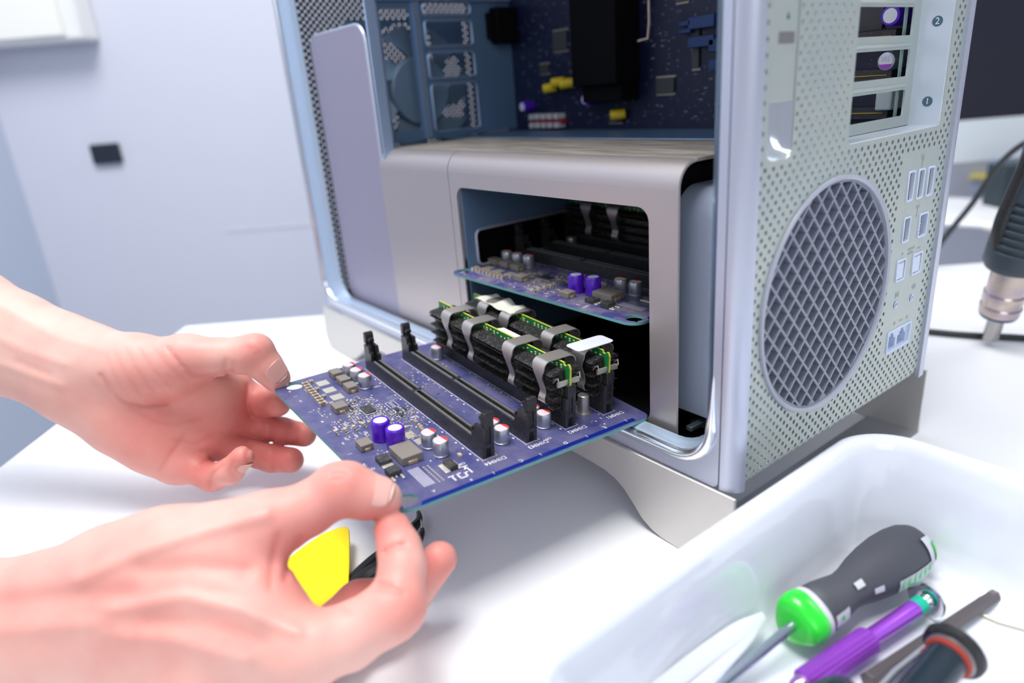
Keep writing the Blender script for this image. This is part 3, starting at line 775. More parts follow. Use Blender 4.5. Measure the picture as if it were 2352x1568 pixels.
def board_print(b, rnd):
    Z = .06
    def rect(x, y, w, h, mi=1): b.add([(x, y, Z), (x+w, y, Z), (x+w, y+h, Z), (x, y+h, Z)], [(0, 1, 2, 3)], mi)
    def tx(body, size, x, y, rot=-PI/2, mi=1, bold=.03): put_text(b, body, size, lambda u, v: (x+u, y+v, Z), mi, bold, rot)
    for k, y0 in enumerate((54.8, 81.0, 106.8, 133.8)):
        rect(8.6, y0-1.0, 141.2, .28); rect(8.6, y0+7.6, 141.2, .28); rect(149.6, y0-1.0, .28, 8.9)
        for i in range(20):
            x = 14+7.0*i
            if rnd.random() < .85: rect(x, y0-2.9, 1.4, .9, rnd.choice((1, 2)))
            rect(x+3.2, y0-1.7, .25, .7)
        tx('DIMM%d' % (4-k), 4.1, 153.4, y0+2.9+1.2)
    for body, x, y, s_ in (('C', 160.8, 69, 3.2), ('D', 160.6, 97, 3.2), ('E', 160.6, 124, 3.2), ('4', 62.5, 5.5, 3.4), ('5', 30, 4.5, 3.2), ('6', 13.5, 3.5, 3.0), ('2', 118, 5.8, 3.4), ('3', 92, 5.5, 3.2), ('B', 160.5, 40.5, 2.2), ('A', 158, 22, 2.6)):
        tx(body, s_, x, y)
    for x in (22, 47, 76, 104): rect(x, 3.0, .3, 2.4)
    for y in (52, 80, 110, 138): rect(160.8, y, 2.2, .3)
    # component legends
    for body, x, y in (('C881', 39, 48.5), ('C882', 146, 43.5), ('C891', 152, 92), ('TP801', 20, 45), ('U870', 74, 33), ('L801', 97, 12.5), ('Q820', 124, 6.0), ('R881', 88, 48), ('C870', 112, 45), ('J901', 90, 29)):
        tx(body, 2.3, x, y)
    for y in (8.5, 14, 19.5): tx('DIMM', 1.9, 74, y, 0); tx('LED', 1.9, 88.5, y, 0)
    # angular logo like strokes beside the black chip
    def stroke(x0, y0, x1, y1, w=.9):
        d = Vector((x1-x0, y1-y0, 0)).normalized(); n_ = Vector((-d.y, d.x, 0))*w/2
        p = Vector((x0, y0, Z)); q_ = Vector((x1, y1, Z)); b.add([p-n_-d*w/2, q_-n_+d*w/2, q_+n_+d*w/2, p+n_-d*w/2], [(0, 1, 2, 3)], 1)
    for a in ((152.5, 33.2, 152.5, 35.5), (152.5, 34.6, 156.5, 34.6), (152.5, 37.5, 156.8, 37.5), (152.5, 37.5, 152.5, 39.2), (156.8, 37.5, 156.8, 41.2), (156.8, 41.2, 153.6, 41.2), (153.6, 41.2, 153.6, 42.6), (151.0, 43.0, 148.6, 44.6), (150.6, 44.4, 155.2, 44.4), (148.6, 42.9, 148.6, 45.2)): stroke(*a)
    # block of fine lines and rows of pads near the front right
    for k in range(7): rect(135.5, 20.2+.85*k, 17.5, .32)
    for k in range(9):
        rect(137+1.9*k, 27.4, 1.1, 1.0, 2); rect(137+1.9*k, 29.6, 1.1, 1.0, 2)
    # bare chip pads
    for x, y, w, h in ((10.2, 20.5, 7.4, 7), (22.2, 20.2, 7.4, 7), (34.2, 20.2, 7.4, 7), (101.5, 34.5, 7, 5.4), (111, 35.8, 6.2, 5.2), (15.5, 11.5, 5, 5), (26.5, 11.5, 5, 5), (37.5, 11.5, 5, 5)): rect(x, y, w, h, 2)
    # boxed pad row and dashed traces
    for x in (62.8, 70.6): rect(x, 42.6, .28, 5.6)
    rect(62.8, 42.6, 8, .28); rect(62.8, 48, 8, .28)
    for k in range(3): rect(64+2.2*k, 44.2, 1.4, 2.2, 2)
    for r_ in range(3):
        for k in range(6): rect(56.5+2.4*r_, 46.5+.0+1.2*k*.9, .35, .7)
    # scattered small pads, in rows
    zones = ((44, 25, 58, 40, 70), (58, 19, 80, 31, 90), (60, 31, 96, 41, 110), (70, 37, 92, 51, 80), (66, 8, 92, 20, 60), (92, 36, 118, 50, 44), (44, 6, 66, 12, 16), (108, 14, 118, 20, 8), (124, 33, 134, 44, 8), (18, 62, 60, 76, 20), (88, 64, 100, 74, 8), (26, 92, 44, 98, 14), (120, 118, 134, 130, 16), (150, 118, 160, 136, 10))
    for (xa, ya, xb, yb, n_) in zones:
        for k in range(n_):
            x = xa+(xb-xa)*rnd.random(); y = ya+(yb-ya)*rnd.random()
            x = round(x/1.3)*1.3; y = round(y/1.5)*1.5
            w, h = rnd.choice(((1.0, .7), (.7, 1.0), (.9, .9), (1.6, .5), (.4, 1.1)))
            rect(x, y, w, h, rnd.choice((1, 2, 2)))
BLUE_D = mat('dusty_blue_solder_mask', (.045, .045, .19), .5, var=.95, vscale=45, vcol=(.25, .215, .235), vlo=.42, vhi=.66, bump=.2, bscale=1500)
def circuit_board(outline, seed, parent, mask=None):
    b = mb(); rnd = random.Random(seed)
    holes = [circ(7.2, 8.6, 5.2, 28), circ(157.2, 9.0, 5.0, 28)]+[circ(70.8, 73.8, 1.0, 12), circ(161.5, 3.6+2, .9, 10)]
    n0 = len(b.f)
    b.plate(outline, holes, -1.6, 0)
    for i in range(n0, len(b.f)):      # edge faces get the fibreglass colour
        p = [b.v[k] for k in b.f[i]]
        nz = (p[1]-p[0]).cross(p[2]-p[0])
        if abs(nz.z) < .3*nz.length: b.m[i] = 3
    # clean navy border where the solder mask stays free of dust
    b.add([(161.9, 14, .03), (164.95, 12, .03), (164.95, 143, .03), (161.9, 143, .03)], [(0, 1, 2, 3)], 4)
    b.add([(149, 2.2, .03), (158, 2.2, .03), (163.0, 6, .03), (164.9, 14, .03), (162.2, 18, .03), (157, 15.5, .03), (151.5, 13.5, .03)], [tuple(range(7))], 4) if False else None
    board_print(b, rnd)
    return build('circuit_board', b, [mask or BLUE, SILK, PAD, TEAL, NAVY], parent, local=True, smooth=0)
def corner(cx, cy, r, a0, n=8): return [(cx+r*math.cos(a0+PI/2*k/n), cy+r*math.sin(a0+PI/2*k/n)) for k in range(n+1)]
R1 = thing('memory_riser_board', 'large blue memory board held by both hands in front of the tower', 'circuit board', matrix=X1, group=None)
OUT1 = corner(8, 4.5, 8, PI, 8)+corner(155.5, 10, 9.3, 1.5*PI, 8)+corner(161, 147.5, 5.5, 0, 6)+[(-4.5, 153)]+[(-5, 100), (-3.5, 62), (-1.0, 25)]
circuit_board(OUT1, 5, R1)

CAPW = mat('pinkish_capacitor_top', (.66, .54, .58), .45); RED = mat('red_capacitor_mark', (.80, .03, .03), .4)
LENG = mat('faint_pink_print', (.72, .36, .40), .5); RUB = mat('black_rubber_base', (.008, .008, .01), .6)
def silver_cap(x, y, parent, r=4.0, h=8.6):
    b = mb()
    prof = [(0, r*.90), (.35, r*.99), (.9, r*.99), (1.15, r*.90), (1.6, r*.93), (2.1, r), (h-.6, r), (h-.15, r*.95), (h, r*.86)]
    b.lathe([(t, q_) for t, q_ in prof], (x, y, 0), (x, y, 1), 32, cap=True, mis=[2]+[0]*7)
    Z = h+.02; rr = r*.86; th = 1.05
    # white top with a red segment towards the back
    a0, a1 = PI/2-th+.1, PI/2+th+.1-.25
    a0, a1 = .62, 2.75
    seg_ = [(x+rr*math.cos(a0+(a1-a0)*k/12), y+rr*math.sin(a0+(a1-a0)*k/12), Z+.01) for k in range(13)]
    b.add([(x+rr*math.cos(2*PI*k/32), y+rr*math.sin(2*PI*k/32), Z) for k in range(32)], [tuple(range(32))], 1)
    b.add(seg_, [tuple(range(13))], 3)
    for k in range(3):
        for j in range(3):
            b.add([(x-2.2+1.5*j, y-1.9+1.1*k, Z+.02), (x-1.1+1.5*j, y-1.9+1.1*k, Z+.02), (x-1.1+1.5*j, y-1.6+1.1*k, Z+.02), (x-2.2+1.5*j, y-1.6+1.1*k, Z+.02)], [(0, 1, 2, 3)], 4)
    return build('silver_capacitor', b, [ALT, CAPW, ALT, RED, LENG], parent, local=True, smooth=40)
def purple_cap(x, y, parent, r=4.9, h=11.2):
    b = mb()
    prof = [(0, r*.93), (.3, r), (1.4, r), (2.2, r*.97), (3.2, r), (h-1.1, r), (h-.4, r*.975), (h, r*.88), (h-.05, r*.74), (h-.35, r*.70)]
    b.lathe(prof, (x, y, 0), (x, y, 1), 36, cap=True, mis=[0]*9+[0, 0])
    b.add([(x+r*.71*math.cos(2*PI*k/32), y+r*.71*math.sin(2*PI*k/32), h-.3) for k in range(32)], [tuple(range(32))], 1)
    return build('purple_capacitor', b, [PUR, CTOP], parent, local=True, smooth=40)
INDM = mat('grey_brown_inductor', (.20, .175, .155), .6, bump=.1, bscale=1500)
def inductor(x0, x1, y0, y1, h, parent, term='x'):
    b = mb(); b.box(x0, x1, y0, y1, .15, h)
    my = (y0+y1)/2; mx = (x0+x1)/2
    if term == 'x': b.box(x0-.5, x1+.5, my-(y1-y0)*.22, my+(y1-y0)*.22, .05, h*.45, 1)
    else: b.box(mx-(x1-x0)*.22, mx+(x1-x0)*.22, y0-.5, y1+.5, .05, h*.45, 1)
    return build('inductor', b, [INDM, mat('copper_tin_terminal', (.60, .46, .28), .4, .6)], parent, local=True, bev=.0003)
CHIPM = mat('black_epoxy', (.03, .03, .032), .5, var=.6, vscale=600, vcol=(.16, .15, .14), vlo=.5, vhi=.7)
def chip(x0, x1, y0, y1, h, parent, legs, name='chip', m_=None):
    b = mb(); b.box(x0, x1, y0, y1, .25, h)
    for q_ in legs: b.box(*q_, mi=1)
    return build(name, b, [m_ or CHIPM, mat('bright_tin', (.80, .76, .68), .3, .6)], parent, local=True, bev=.00018)
BRN = mat('brown_ceramic', (.27, .19, .14), .55); TAN = mat('tan_ceramic', (.55, .38, .22), .55); DKC = mat('dark_ceramic', (.03, .03, .03), .5)
def smd(x, y, lx, ly, h, parent, m_, name, long='x', label=None):
    b = mb(); e_ = .22
    if long == 'x':
        b.box(x-lx/2+lx*e_, x+lx/2-lx*e_, y-ly/2, y+ly/2, .02, h, 0)
        b.box(x-lx/2, x-lx/2+lx*e_, y-ly/2, y+ly/2, .02, h*1.03, 1); b.box(x+lx/2-lx*e_, x+lx/2, y-ly/2, y+ly/2, .02, h*1.03, 1)
    else:
        b.box(x-lx/2, x+lx/2, y-ly/2+ly*e_, y+ly/2-ly*e_, .02, h, 0)
        b.box(x-lx/2, x+lx/2, y-ly/2, y-ly/2+ly*e_, .02, h*1.03, 1); b.box(x-lx/2, x+lx/2, y+ly/2-ly*e_, y+ly/2, .02, h*1.03, 1)
    return build(name, b, [m_, PAD], parent, local=True)

SOCK_X0, SOCK_X1 = 9.5, 148.8
def socket(y0, parent):
    b = mb(); x0, x1 = SOCK_X0, SOCK_X1; w = 6.8
    b.box(x0+10, x1-10, y0, y0+w, 0, 5.2)
    b.box(x0+10, x1-10, y0, y0+2.5, 5.2, 8.2); b.box(x0+10, x1-10, y0+4.3, y0+w, 5.2, 8.2)
    b.box(73.2, 75.2, y0+2.5, y0+4.3, 5.2, 8.2)
    for k in range(108):       # contact ribs on both rails
        x = x0+11.5+1.08*k
        if 72.4 < x < 75.6: continue
        b.box(x, x+.55, y0+.7, y0+2.1, 8.2, 8.55, 2); b.box(x, x+.55, y0+4.7, y0+6.1, 8.2, 8.55, 2)
    b.box(x0+11, x1-11, y0+2.55, y0+4.25, 5.0, 5.5, 1)
    for xa, xb, o in ((x0, x0+10.2, -1), (x1-10.2, x1, 1)):
        for ya_, yb_ in ((y0, y0+1.9), (y0+4.9, y0+w)):
            px_ = [(xa, 0), (xb, 0), (xb, 16.8), (xa, 9.5)] if o > 0 else [(xa, 0), (xb, 0), (xb, 9.5), (xa, 16.8)]
            px_ = ([(xa, 0), (xb, 0), (xb, 16.8), (xa+3.0, 16.8), (xa+2.4, 12.5), (xa, 12.0)] if o > 0 else [(xa, 0), (xb, 0), (xb, 12.0), (xb-2.4, 12.5), (xb-3.0, 16.8), (xa, 16.8)])
            b.prism(px_, ya_, yb_, lambda u, v, w_: (u, w_, v))
        b.box(xa, xb, y0+1.9, y0+4.9, 0, 5)
        xe = xb if o > 0 else xa
        b.box(min(xe, xe-o*1.0), max(xe, xe-o*1.0), y0+1.9, y0+4.9, 0, 7.5)
        xi = xa if o > 0 else xb
        b.box(min(xi, xi+o*1.0), max(xi, xi+o*1.0), y0, y0+1.9, 8, 14.0); 
    s_ = build('dimm_socket', b, [BLKS, mat('gold_contacts', (.45, .30, .08), .35, .8), mat('socket_rib_grey', (.20, .20, .22), .45)], parent, local=True)
    for xe, o in ((x0, -1), (x1, 1)):
        l = mb()
        def bx(a, c, ya, yb, za, zb, R=None):
            xa, xb = sorted((xe-o*a, xe-o*c)); l.box(xa, xb, y0+ya, y0+yb, za, zb)
        bx(.4, 4.2, 2.0, 4.8, 7, 18.2)
        l.prism([(17.4, -.2), (23.6, -.4), (24.6, .1), (25.0, 1.2), (24.8, 2.4), (23.9, 3.2), (22.0, 3.5), (17.4, 3.4)], y0+.7, y0+6.1, lambda u, v, w: (xe+o*(.9-v), w, u))
        bx(2.2, 5.4, 1.6, 5.2, 19.2, 21.4)
        bx(1.0, 4.0, 1.0, 2.0, 12, 16.9); bx(1.0, 4.0, 4.8, 5.8, 12, 16.9)
        bx(1.0, 1.5, 1.9, 4.9, 8, 16.5)
        build('latch', l, BLK, s_, local=True, bev=.0004, seg=2)
    return s_
def populate(parent, sockets=True):
    for x, y in ((14.8, 41.5), (25.3, 42.0), (36.2, 42.6), (121.8, 39.6), (132.6, 40.4), (140.4, 71.6), (131.5, 71.8), (140.2, 98.8), (131.2, 98.2), (23.2, 99.6)): silver_cap(x, y, parent)
    purple_cap(99.8, 23.6, parent); purple_cap(111.6, 26.2, parent)
    for q_ in ((5.6, 14.0, 31, 37.4), (18.2, 26.6, 31, 37.4), (30.4, 38.8, 30.6, 37.0)): inductor(*q_, 4.2, parent, 'x')
    inductor(51.6, 59.8, 14.6, 22.2, 4.0, parent, 'x'); inductor(99.2, 107.0, 9.2, 16.0, 3.8, parent, 'x')
    inductor(116.4, 131.4, 19.8, 31.2, 4.6, parent, 'x')
    chip(118.2, 125.0, 11.4, 17.6, 2.6, parent, [(125.0, 127.6, 11.6, 17.2, .1, .6), (117.4, 118.2, 12.4, 13.4, .1, .6), (117.4, 118.2, 15.4, 16.4, .1, .6)])
    chip(131.4, 137.4, 10.2, 16.6, 3.2, parent, [(137.4, 141.2, 10.6, 11.7, .1, 1.0), (137.4, 141.2, 15.2, 16.3, .1, 1.0), (137.4, 138.6, 12.8, 13.8, .1, .9)])
    chip(141.6, 149.0, 36.2, 40.6, 2.6, parent, [(141.2, 149.4, 33.6, 36.2, .1, .7), (141.2, 149.4, 40.6, 42.4, .1, .7)])
    chip(60.6, 70.0, 28.0, 34.2, 1.1, parent, [(60.0, 70.6, 27.6, 34.6, .05, .3)])
    for k in range(9): smd(11.2+4.05*k, 14.0-.16*k, 2.3, 3.8, 2.3, parent, BRN, 'ceramic_capacitor', 'y')
    for x, y in ((8.6, 18.6), (21.4, 17.8), (33.6, 17.4), (45.6, 17.2)): smd(x, y, 3.0, 2.0, 1.5, parent, BRN, 'ceramic_capacitor', 'y')
    for x, y in ((95.3, 45.6), (101.2, 45.2), (104.6, 44.4)): smd(x, y, 3.0, 1.9, 1.7, parent, BRN, 'ceramic_capacitor')
    smd(97.2, 38.4, 1.8, 2.8, 1.2, parent, TAN, 'tan_capacitor', 'y'); smd(139.5, 47.0, 2.8, 1.8, 1.4, parent, TAN, 'tan_capacitor')
    for x, y in ((81, 6.6), (82, 11.5), (82, 16.4), (82, 21.8)):
        smd(x-3.0, y+.3, 2.4, 1.8, 1.0, parent, TAN, 'indicator_light'); smd(x+1.2, y, 2.6, 1.3, 1.0, parent, DKC, 'resistor')
    for x, y, w, h in ((75.3, 44.0, 4.2, 2.0), (77.2, 48.2, 3.2, 1.6), (83.2, 43.0, 2.8, 1.8), (54.4, 24.4, 2.4, 1.6), (59.2, 24.2, 2.0, 1.6)): chip(x-w/2, x+w/2, y-h/2, y+h/2, 1.1, parent, [(x-w/2, x+w/2, y-h/2-.5, y+h/2+.5, .05, .4)], name='small_chip')
    rnd = random.Random(11)
    zones = ((46, 26, 58, 40, 14), (60, 20, 80, 27, 12), (66, 34, 92, 42, 20), (70, 43, 92, 52, 10), (66, 8, 78, 20, 6), (96, 36, 108, 50, 6), (20, 63, 56, 75, 4), (26, 92, 40, 98, 3), (120, 120, 132, 130, 4))
    for (xa, ya, xb, yb, n_) in zones:
        for k in range(n_):
            x = xa+(xb-xa)*rnd.random(); y = ya+(yb-ya)*rnd.random()
            lg = rnd.choice('xy'); a_, c_ = (1.7, .9) if lg == 'x' else (.9, 1.7)
            smd(x, y, a_, c_, rnd.choice((.5, .6, .9)), parent, rnd.choice((BRN, mat('pale_resistor', (.40, .37, .34), .5), DKC, mat('beige_resistor', (.48, .42, .33), .5))), 'resistor', lg)
    b = mb(); b.lathe([(0, 4.6), (.5, 4.6), (.5, 3.4), (10.5, 3.2), (10.8, 2.8)], (140.2, 126.5, 0), (140.2, 126.5, 1), 24)
    build('standoff', b, mat('zinc_standoff', (.50, .48, .44), .35, .8), parent, local=True)
    if sockets:
        for y0 in (54.8, 81.0, 106.8, 133.8): socket(y0, parent)
populate(R1)

# memory modules with finned heat spreaders and steel clips
GRN = mat('green_module_board', (.01, .16, .035), .4); YEG = mat('yellow_board_edge', (.46, .48, .05), .5)
FIN = mat('dusty_black_fins', (.014, .014, .015), .45, .3, var=.8, vscale=700, vcol=(.17, .15, .13), vlo=.50, vhi=.70, bump=.015, bscale=1800)
STL = mat('spring_steel', (.52, .485, .46), .36, .75)
XSEG = [(17, 34.5), (44, 59.5), (69.5, 101.5), (113.5, 130.5), (141.5, 146.0)]
CLIPX = (39.2, 64.5, 107.6, 136.0)
def module(label, y, group):
    t = thing('memory_module', label, 'memory module', matrix=X1 @ Matrix.Translation((0, y/1000, 0)), group=group)
    b = mb()
    pl = [(13.2, 5.6), (146.6, 5.6), (146.6, 15.5), (149.6, 18), (149.6, 34.0), (148.6, 35.8), (147.4, 35.8), (146.4, 34.6), (144.6, 34.6), (144.2, 36), (13.8, 36), (13.2, 35.4)]
    n0 = len(b.f); b.prism(pl, -.6, .6, lambda u, v, w: (u, w, v))
    for i in range(n0, len(b.f)):
        p = [b.v[k] for k in b.f[i]]; nn = (p[1]-p[0]).cross(p[2]-p[0])
        if abs(nn.y) < .5*nn.length: b.m[i] = 1
    rnd = random.Random(int(y))
    for k in range(34):
        x = 20+3.7*k
        for z in (34.2, 33.0):
            if rnd.random() < .7: b.box(x, x+1.2, -.85, .85, z-.3, z+.3, 2)
    for s_ in (-1, 1): b.box(70.4, 71.3, s_*.62-.02, s_*.62+.02, 31.5, 36.0, 1)
    build('circuit_board', b, [GRN, YEG, mat('cream_solder', (.75, .72, .50), .4)], t, local=True, smooth=0)
    for s_ in (-1, 1):
        b = mb()
        ya, yb = sorted((s_*.9, s_*3.2)); b.box(16, 146, ya, yb, 9.5, 32.2)
        for (xa, xb) in XSEG:
            for z, o in ((11.5, 8.6), (17.3, 9.6), (23.2, 10.0), (29.0, 10.0)):
                pr = [(1.2, z+1.0), (3.4, z+.8), (o, z+.25), (o, z-.35), (3.2, z-.30), (1.2, z-.35)]
                b.prism([(s_*p[0], p[1]) for p in pr][::s_], xa, xb, lambda u, v, w: (w, u, v))
            # top cap sloping towards the board edge
            pr = [(1.0, 32.6), (3.0, 32.9), (9.2, 31.9), (10.2, 30.6), (3.0, 30.2), (1.0, 30.6)]
            b.prism([(s_*p[0], p[1]) for p in pr][::s_], xa, xb, lambda u, v, w: (w, u, v))
        build('heat_spreader', b, FIN, t, local=True, smooth=0)
    path = [(-7.2, 12.0), (-9.2, 13.2), (-9.4, 15.6), (-8.2, 18.5), (-9.0, 22.5), (-10.4, 26.5), (-11.0, 30.0), (-10.9, 33.0), (-10.2, 35.4), (-8.6, 36.9), (-6.5, 37.3), (0, 37.4)]
    path = path+[(-a, z) for a, z in path[:-1]][::-1]
    pp = smooth_path([(0, a, z) for a, z in path], 3)
    for cx in CLIPX:
        b = mb(); rows = []
        for p in pp:
            w = 5.0 if p.z > 33 else (5.0-2.4*min(1, (33-p.z)/6) if p.z > 16 else 2.6+.5*min(1, (16-p.z)/3))
            off = .9*min(1, max(0, (30-p.z)/14))
            rows.append([(cx-w+off, p.y, p.z), (cx+w+off, p.y, p.z)])
        b.grid(rows); rows2 = [[(a[0], a[1]*.955, a[2]-.45 if a[2] > 30 else a[2]) for a in r][::-1] for r in rows]; b.grid(rows2)
        for i in (0, 1):
            e1 = [r[i] for r in rows]; e2 = [r[1-i] for r in rows2]; b.grid([[p_, q_] if i else [q_, p_] for p_, q_ in zip(e1, e2)])
        build('clip', b, STL, t, local=True, smooth=60)
    b = mb(); b.box(147.0, 148.4, -7.2, 7.2, 24.6, 27.4); b.tube([(144, -7, 26), (146.5, -7.6, 28.6), (148.2, -7.2, 29.8), (148.9, -7.0, 27.5), (147.7, -6.9, 25.5)], .45, 6); b.tube([(144, 7, 26), (146.5, 7.6, 28.6), (148.2, 7.2, 29.8), (148.9, 7.0, 27.5), (147.7, 6.9, 25.5)], .45, 6)
    build('end_clip', b, mat('dull_end_clip', (.48, .45, .40), .4, .7), t, local=True, bev=.0003)
    return t
G1 = 'memory modules with finned heat spreaders'
m1 = module('finned memory module with four steel clips and a white sticker, nearer the hands', 109.2, G1)
m2 = module('finned memory module behind the first, under a crumpled paper label and clear tab', 136.4, G1)
def loose(name, label, cat, yloc, rows, m_, th=.15):
    X_ = X1
    o_ = thing
    b = mb(); b.grid(rows); b.grid([[(p[0], p[1], p[2]-th) for p in r][::-1] for r in rows])
    e_ = build(name, b, m_, None, smooth=60); e_.matrix_world = X_
    return tag(e_, label, cat)
def strip(xa, xb, ya, yb, z, fz=lambda u, v: 0, nu=14, nv=6, edge=lambda v: 0):
    return [[(xa+(xb-xa)*i/nu+edge(j/nv), ya+(yb-ya)*j/nv, z+fz(i/nu, j/nv)) for i in range(nu+1)] for j in range(nv+1)]
loose('paper_sticker', 'white rectangular sticker lying on top of the nearer memory module', 'sticker', 0, strip(77, 100.5, 110.6, 117.4, 34.4, lambda u, v: -.8*v), mat('sticker_white', (.80, .80, .80), .5))
loose('crumpled_label', 'crumpled off-white paper label on the rear memory module', 'label', 0, strip(27, 68, 128.5, 143.5, 36.6, lambda u, v: .9*math.sin(u*17)*(.4+v)+.5*math.sin(u*7+v*5)+.8, 30, 8), mat('crumpled_paper', (.62, .62, .54), .6))
rows = []
poly_tab = rrect(-7.5, 7.5, -13, 13, 3.0, 5)
b = mb(); cx_, cy_ = 136.0, 134.0
b.prism([(cx_-.0+x*.80+.0*y, cy_+y) for x, y in poly_tab], 0, .25, lambda u, v, w: (u, v, 37.9+w+.0*(v-cy_)))
e_ = build('clear_plastic_tab', b, mat('milky_clear_plastic', (.82, .84, .95), .12, alpha=.72), None, bev=.0001); e_.matrix_world = X1
tag(e_, 'milky clear plastic tab lying across the front clip of the rear memory module', 'plastic tab')

# second board still inside the cage
Xa = Vector((.9977, .0643, -.034)).normalized(); Ya = Vector((-.0643, .9979, 0)); Ya = (Ya-Xa*Ya.dot(Xa)).normalized(); Za = Xa.cross(Ya)
X2 = mat4([[Xa[i], Ya[i], Za[i]] for i in range(3)], [.2385, .0005, .1180])
R2 = thing('memory_riser_board', 'dusty blue memory board still seated inside the dark cage opening', 'circuit board', matrix=X2)
OUT2 = corner(8, 8, 8, PI, 8)+corner(155.5, 10, 9.3, 1.5*PI, 8)+[(165, 148), (12, 148), (12, 20), (9, 16.5), (3, 14.5)]
circuit_board(OUT2, 5, R2, BLUE_D)
def copy_tree(o, parent=None, matrix=None):
    c = o.copy(); COL.objects.link(c); c.parent = parent
    if matrix is not None: c.matrix_world = matrix
    for ch in [q_ for q_ in KIDS.get(o.name, [])]: copy_tree(ch, c)
    return c
KIDS = {}
for o in COL.objects:
    if o.parent: KIDS.setdefault(o.parent.name, []).append(o)
for ch in KIDS[R1.name]:
    if ch.name.startswith('circuit_board'): continue
    copy_tree(ch, R2)
m3 = copy_tree(m1, None, X2 @ Matrix.Translation((0, .1092, 0)))
m3['label'] = 'memory module deep in the dark cage, only its steel clips catching light'

# ================================================================== tray and tools
tx0, tx1, ty0, ty1 = .4932, .745, -.158, .0835
def tray_ring(d, z, r, skew=0): return [Vector((x, y, z)) for x, y in rrect(tx0+d, tx1-d, ty0+d, ty1-d, max(.004, r-d*.6), 10)]
prof = [(.013, .0004), (.0085, .0020), (.0060, .020), (.0030, .050), (.0005, .0545), (-.0004, .0575), (.0006, .0602), (.0030, .0616), (.0058, .0608), (.0076, .0585), (.0088, .055), (.0104, .040), (.0122, .018), (.0142, .0095), (.0180, .0052), (.0240, .0034), (.0300, .0031)]
b = MB(); b.grid([tray_ring(d, z, .027) for d, z in prof], close_u=True)
lastr = tray_ring(.030, .0031, .027); b.add(lastr, [tuple(range(len(lastr)))]); fr = tray_ring(.013, .0004, .027); b.add(fr, [tuple(range(len(fr)))[::-1]])
tag(build('tool_tray', b, TRAY, smooth=60, merge=1e-6), 'deep white plastic tray of tools with rounded rim at the lower right', 'tray')
FZ = .0032
# big screwdriver
GREEN = mat('bright_green_plastic', (.015, .62, .03), .3, coat=.3); DGREY = mat('charcoal_rubber_grip', (.055, .058, .075), .55)
LGREY = mat('light_grey_grip_plastic', (.55, .56, .62), .4); CHR = mat('chrome', (.75, .75, .78), .12, 1.0)
P0 = Vector((.5226, -.0258, .0178)); P1 = Vector((.5322, .0660, .0165)); dd = (P1-P0).normalized()
t = thing('screwdriver', 'chunky grey screwdriver with bright green collar lying in the white tray', 'screwdriver', P0)
def flute(prof, n=48, m_=0, off=0, amp=.0):
    b = MB(); x = dd.cross(Vector((0, 0, 1))).normalized(); y = x.cross(dd)
    rows = []
    for s_, r in prof:
        rows.append([P0+dd*s_+x*(r*(1+amp*math.cos(3*a+off))*math.cos(a))+y*(r*(1+amp*math.cos(3*a+off))*math.sin(a)) for a in [2*PI*k/n for k in range(n)]])
    b.grid(rows, close_u=True); b.f.append(tuple(range(len(b.v)-n, len(b.v)))); b.m.append(0); b.f.append(tuple(range(n))[::-1]); b.m.append(0)
    return b, x, y
b, X_, Y_ = flute([(-.0005, .0050), (.0, .0088), (.0012, .0104), (.0045, .0112), (.0085, .0110), (.0095, .0104)], amp=.09)
build('collar', b, GREEN, t, smooth=50)
b, _, _ = flute([(.0090, .0104), (.0098, .0109), (.0118, .0108), (.0125, .0100)], amp=.06); build('grip_ring', b, LGREY, t, smooth=50)
b, _, _ = flute([(.0122, .0098), (.0128, .0106), (.020, .0102), (.028, .0090), (.034, .0081), (.040, .0087), (.048, .0106), (.057, .0120), (.067, .0128), (.076, .0127), (.083, .0118), (.088, .0100), (.0905, .0070), (.0912, .003)], n=64, amp=.03)
build('handle', b, DGREY, t, smooth=60)
# pale side strips (towards the camera right side) and green inlays
def surf_patch(s0, s1, a0, a1, r_of, lift=.0003, n=10, m=6):
    rows = []
    for j in range(m+1):
        a = a0+(a1-a0)*j/m
        rows.append([P0+dd*(s0+(s1-s0)*i/n)+X_*((r_of(s0+(s1-s0)*i/n)+lift)*math.cos(a))+Y_*((r_of(s0+(s1-s0)*i/n)+lift)*math.sin(a)) for i in range(n+1)])
    return rows
def rof(s_):
    pr = [(.0122, .0098), (.0128, .0106), (.020, .0102), (.028, .0090), (.034, .0081), (.040, .0087), (.048, .0106), (.057, .0120), (.067, .0128), (.076, .0127), (.083, .0118), (.088, .0100), (.0905, .0070), (.0912, .003)]
    for (a, ra), (c, rc) in zip(pr[:-1], pr[1:]):
        if a <= s_ <= c: return (ra+(rc-ra)*(s_-a)/(c-a))*1.03
    return pr[0][1]
b = MB(); b.grid(surf_patch(.056, .084, -.28, .22, rof)); build('side_strip', b, LGREY, t, smooth=60)
b = MB(); b.grid(surf_patch(.0135, .0235, -.10, .42, rof)); build('side_strip', b, LGREY, t, smooth=60)
b = MB(); b.grid(surf_patch(.0168, .0188, .10, .28, rof, .0006)); build('green_dot', b, GREEN, t, smooth=60)
b = MB(); b.grid(surf_patch(.0335, .0385, .70, 1.05, rof)); build('size_mark', b, LGREY, t, smooth=60)
b = MB(); b.grid(surf_patch(.0420, .0470, .12, .38, rof)); build('size_mark', b, LGREY, t, smooth=60)
for k in range(6):
    b = MB(); b.grid(surf_patch(.058+.004*k, .0603+.004*k, -.14, .14, rof, .0006, 3, 3)); build('green_letter_mark', b, mat('pale_green_print', (.30, .75, .42), .5), t, smooth=60)
b = MB(); b.grid(surf_patch(.0800, .0908, -.35, 1.05, lambda s_: rof(s_)*1.0, .0004, 10, 14)); build('tail_cap', b, LGREY, t, smooth=60)
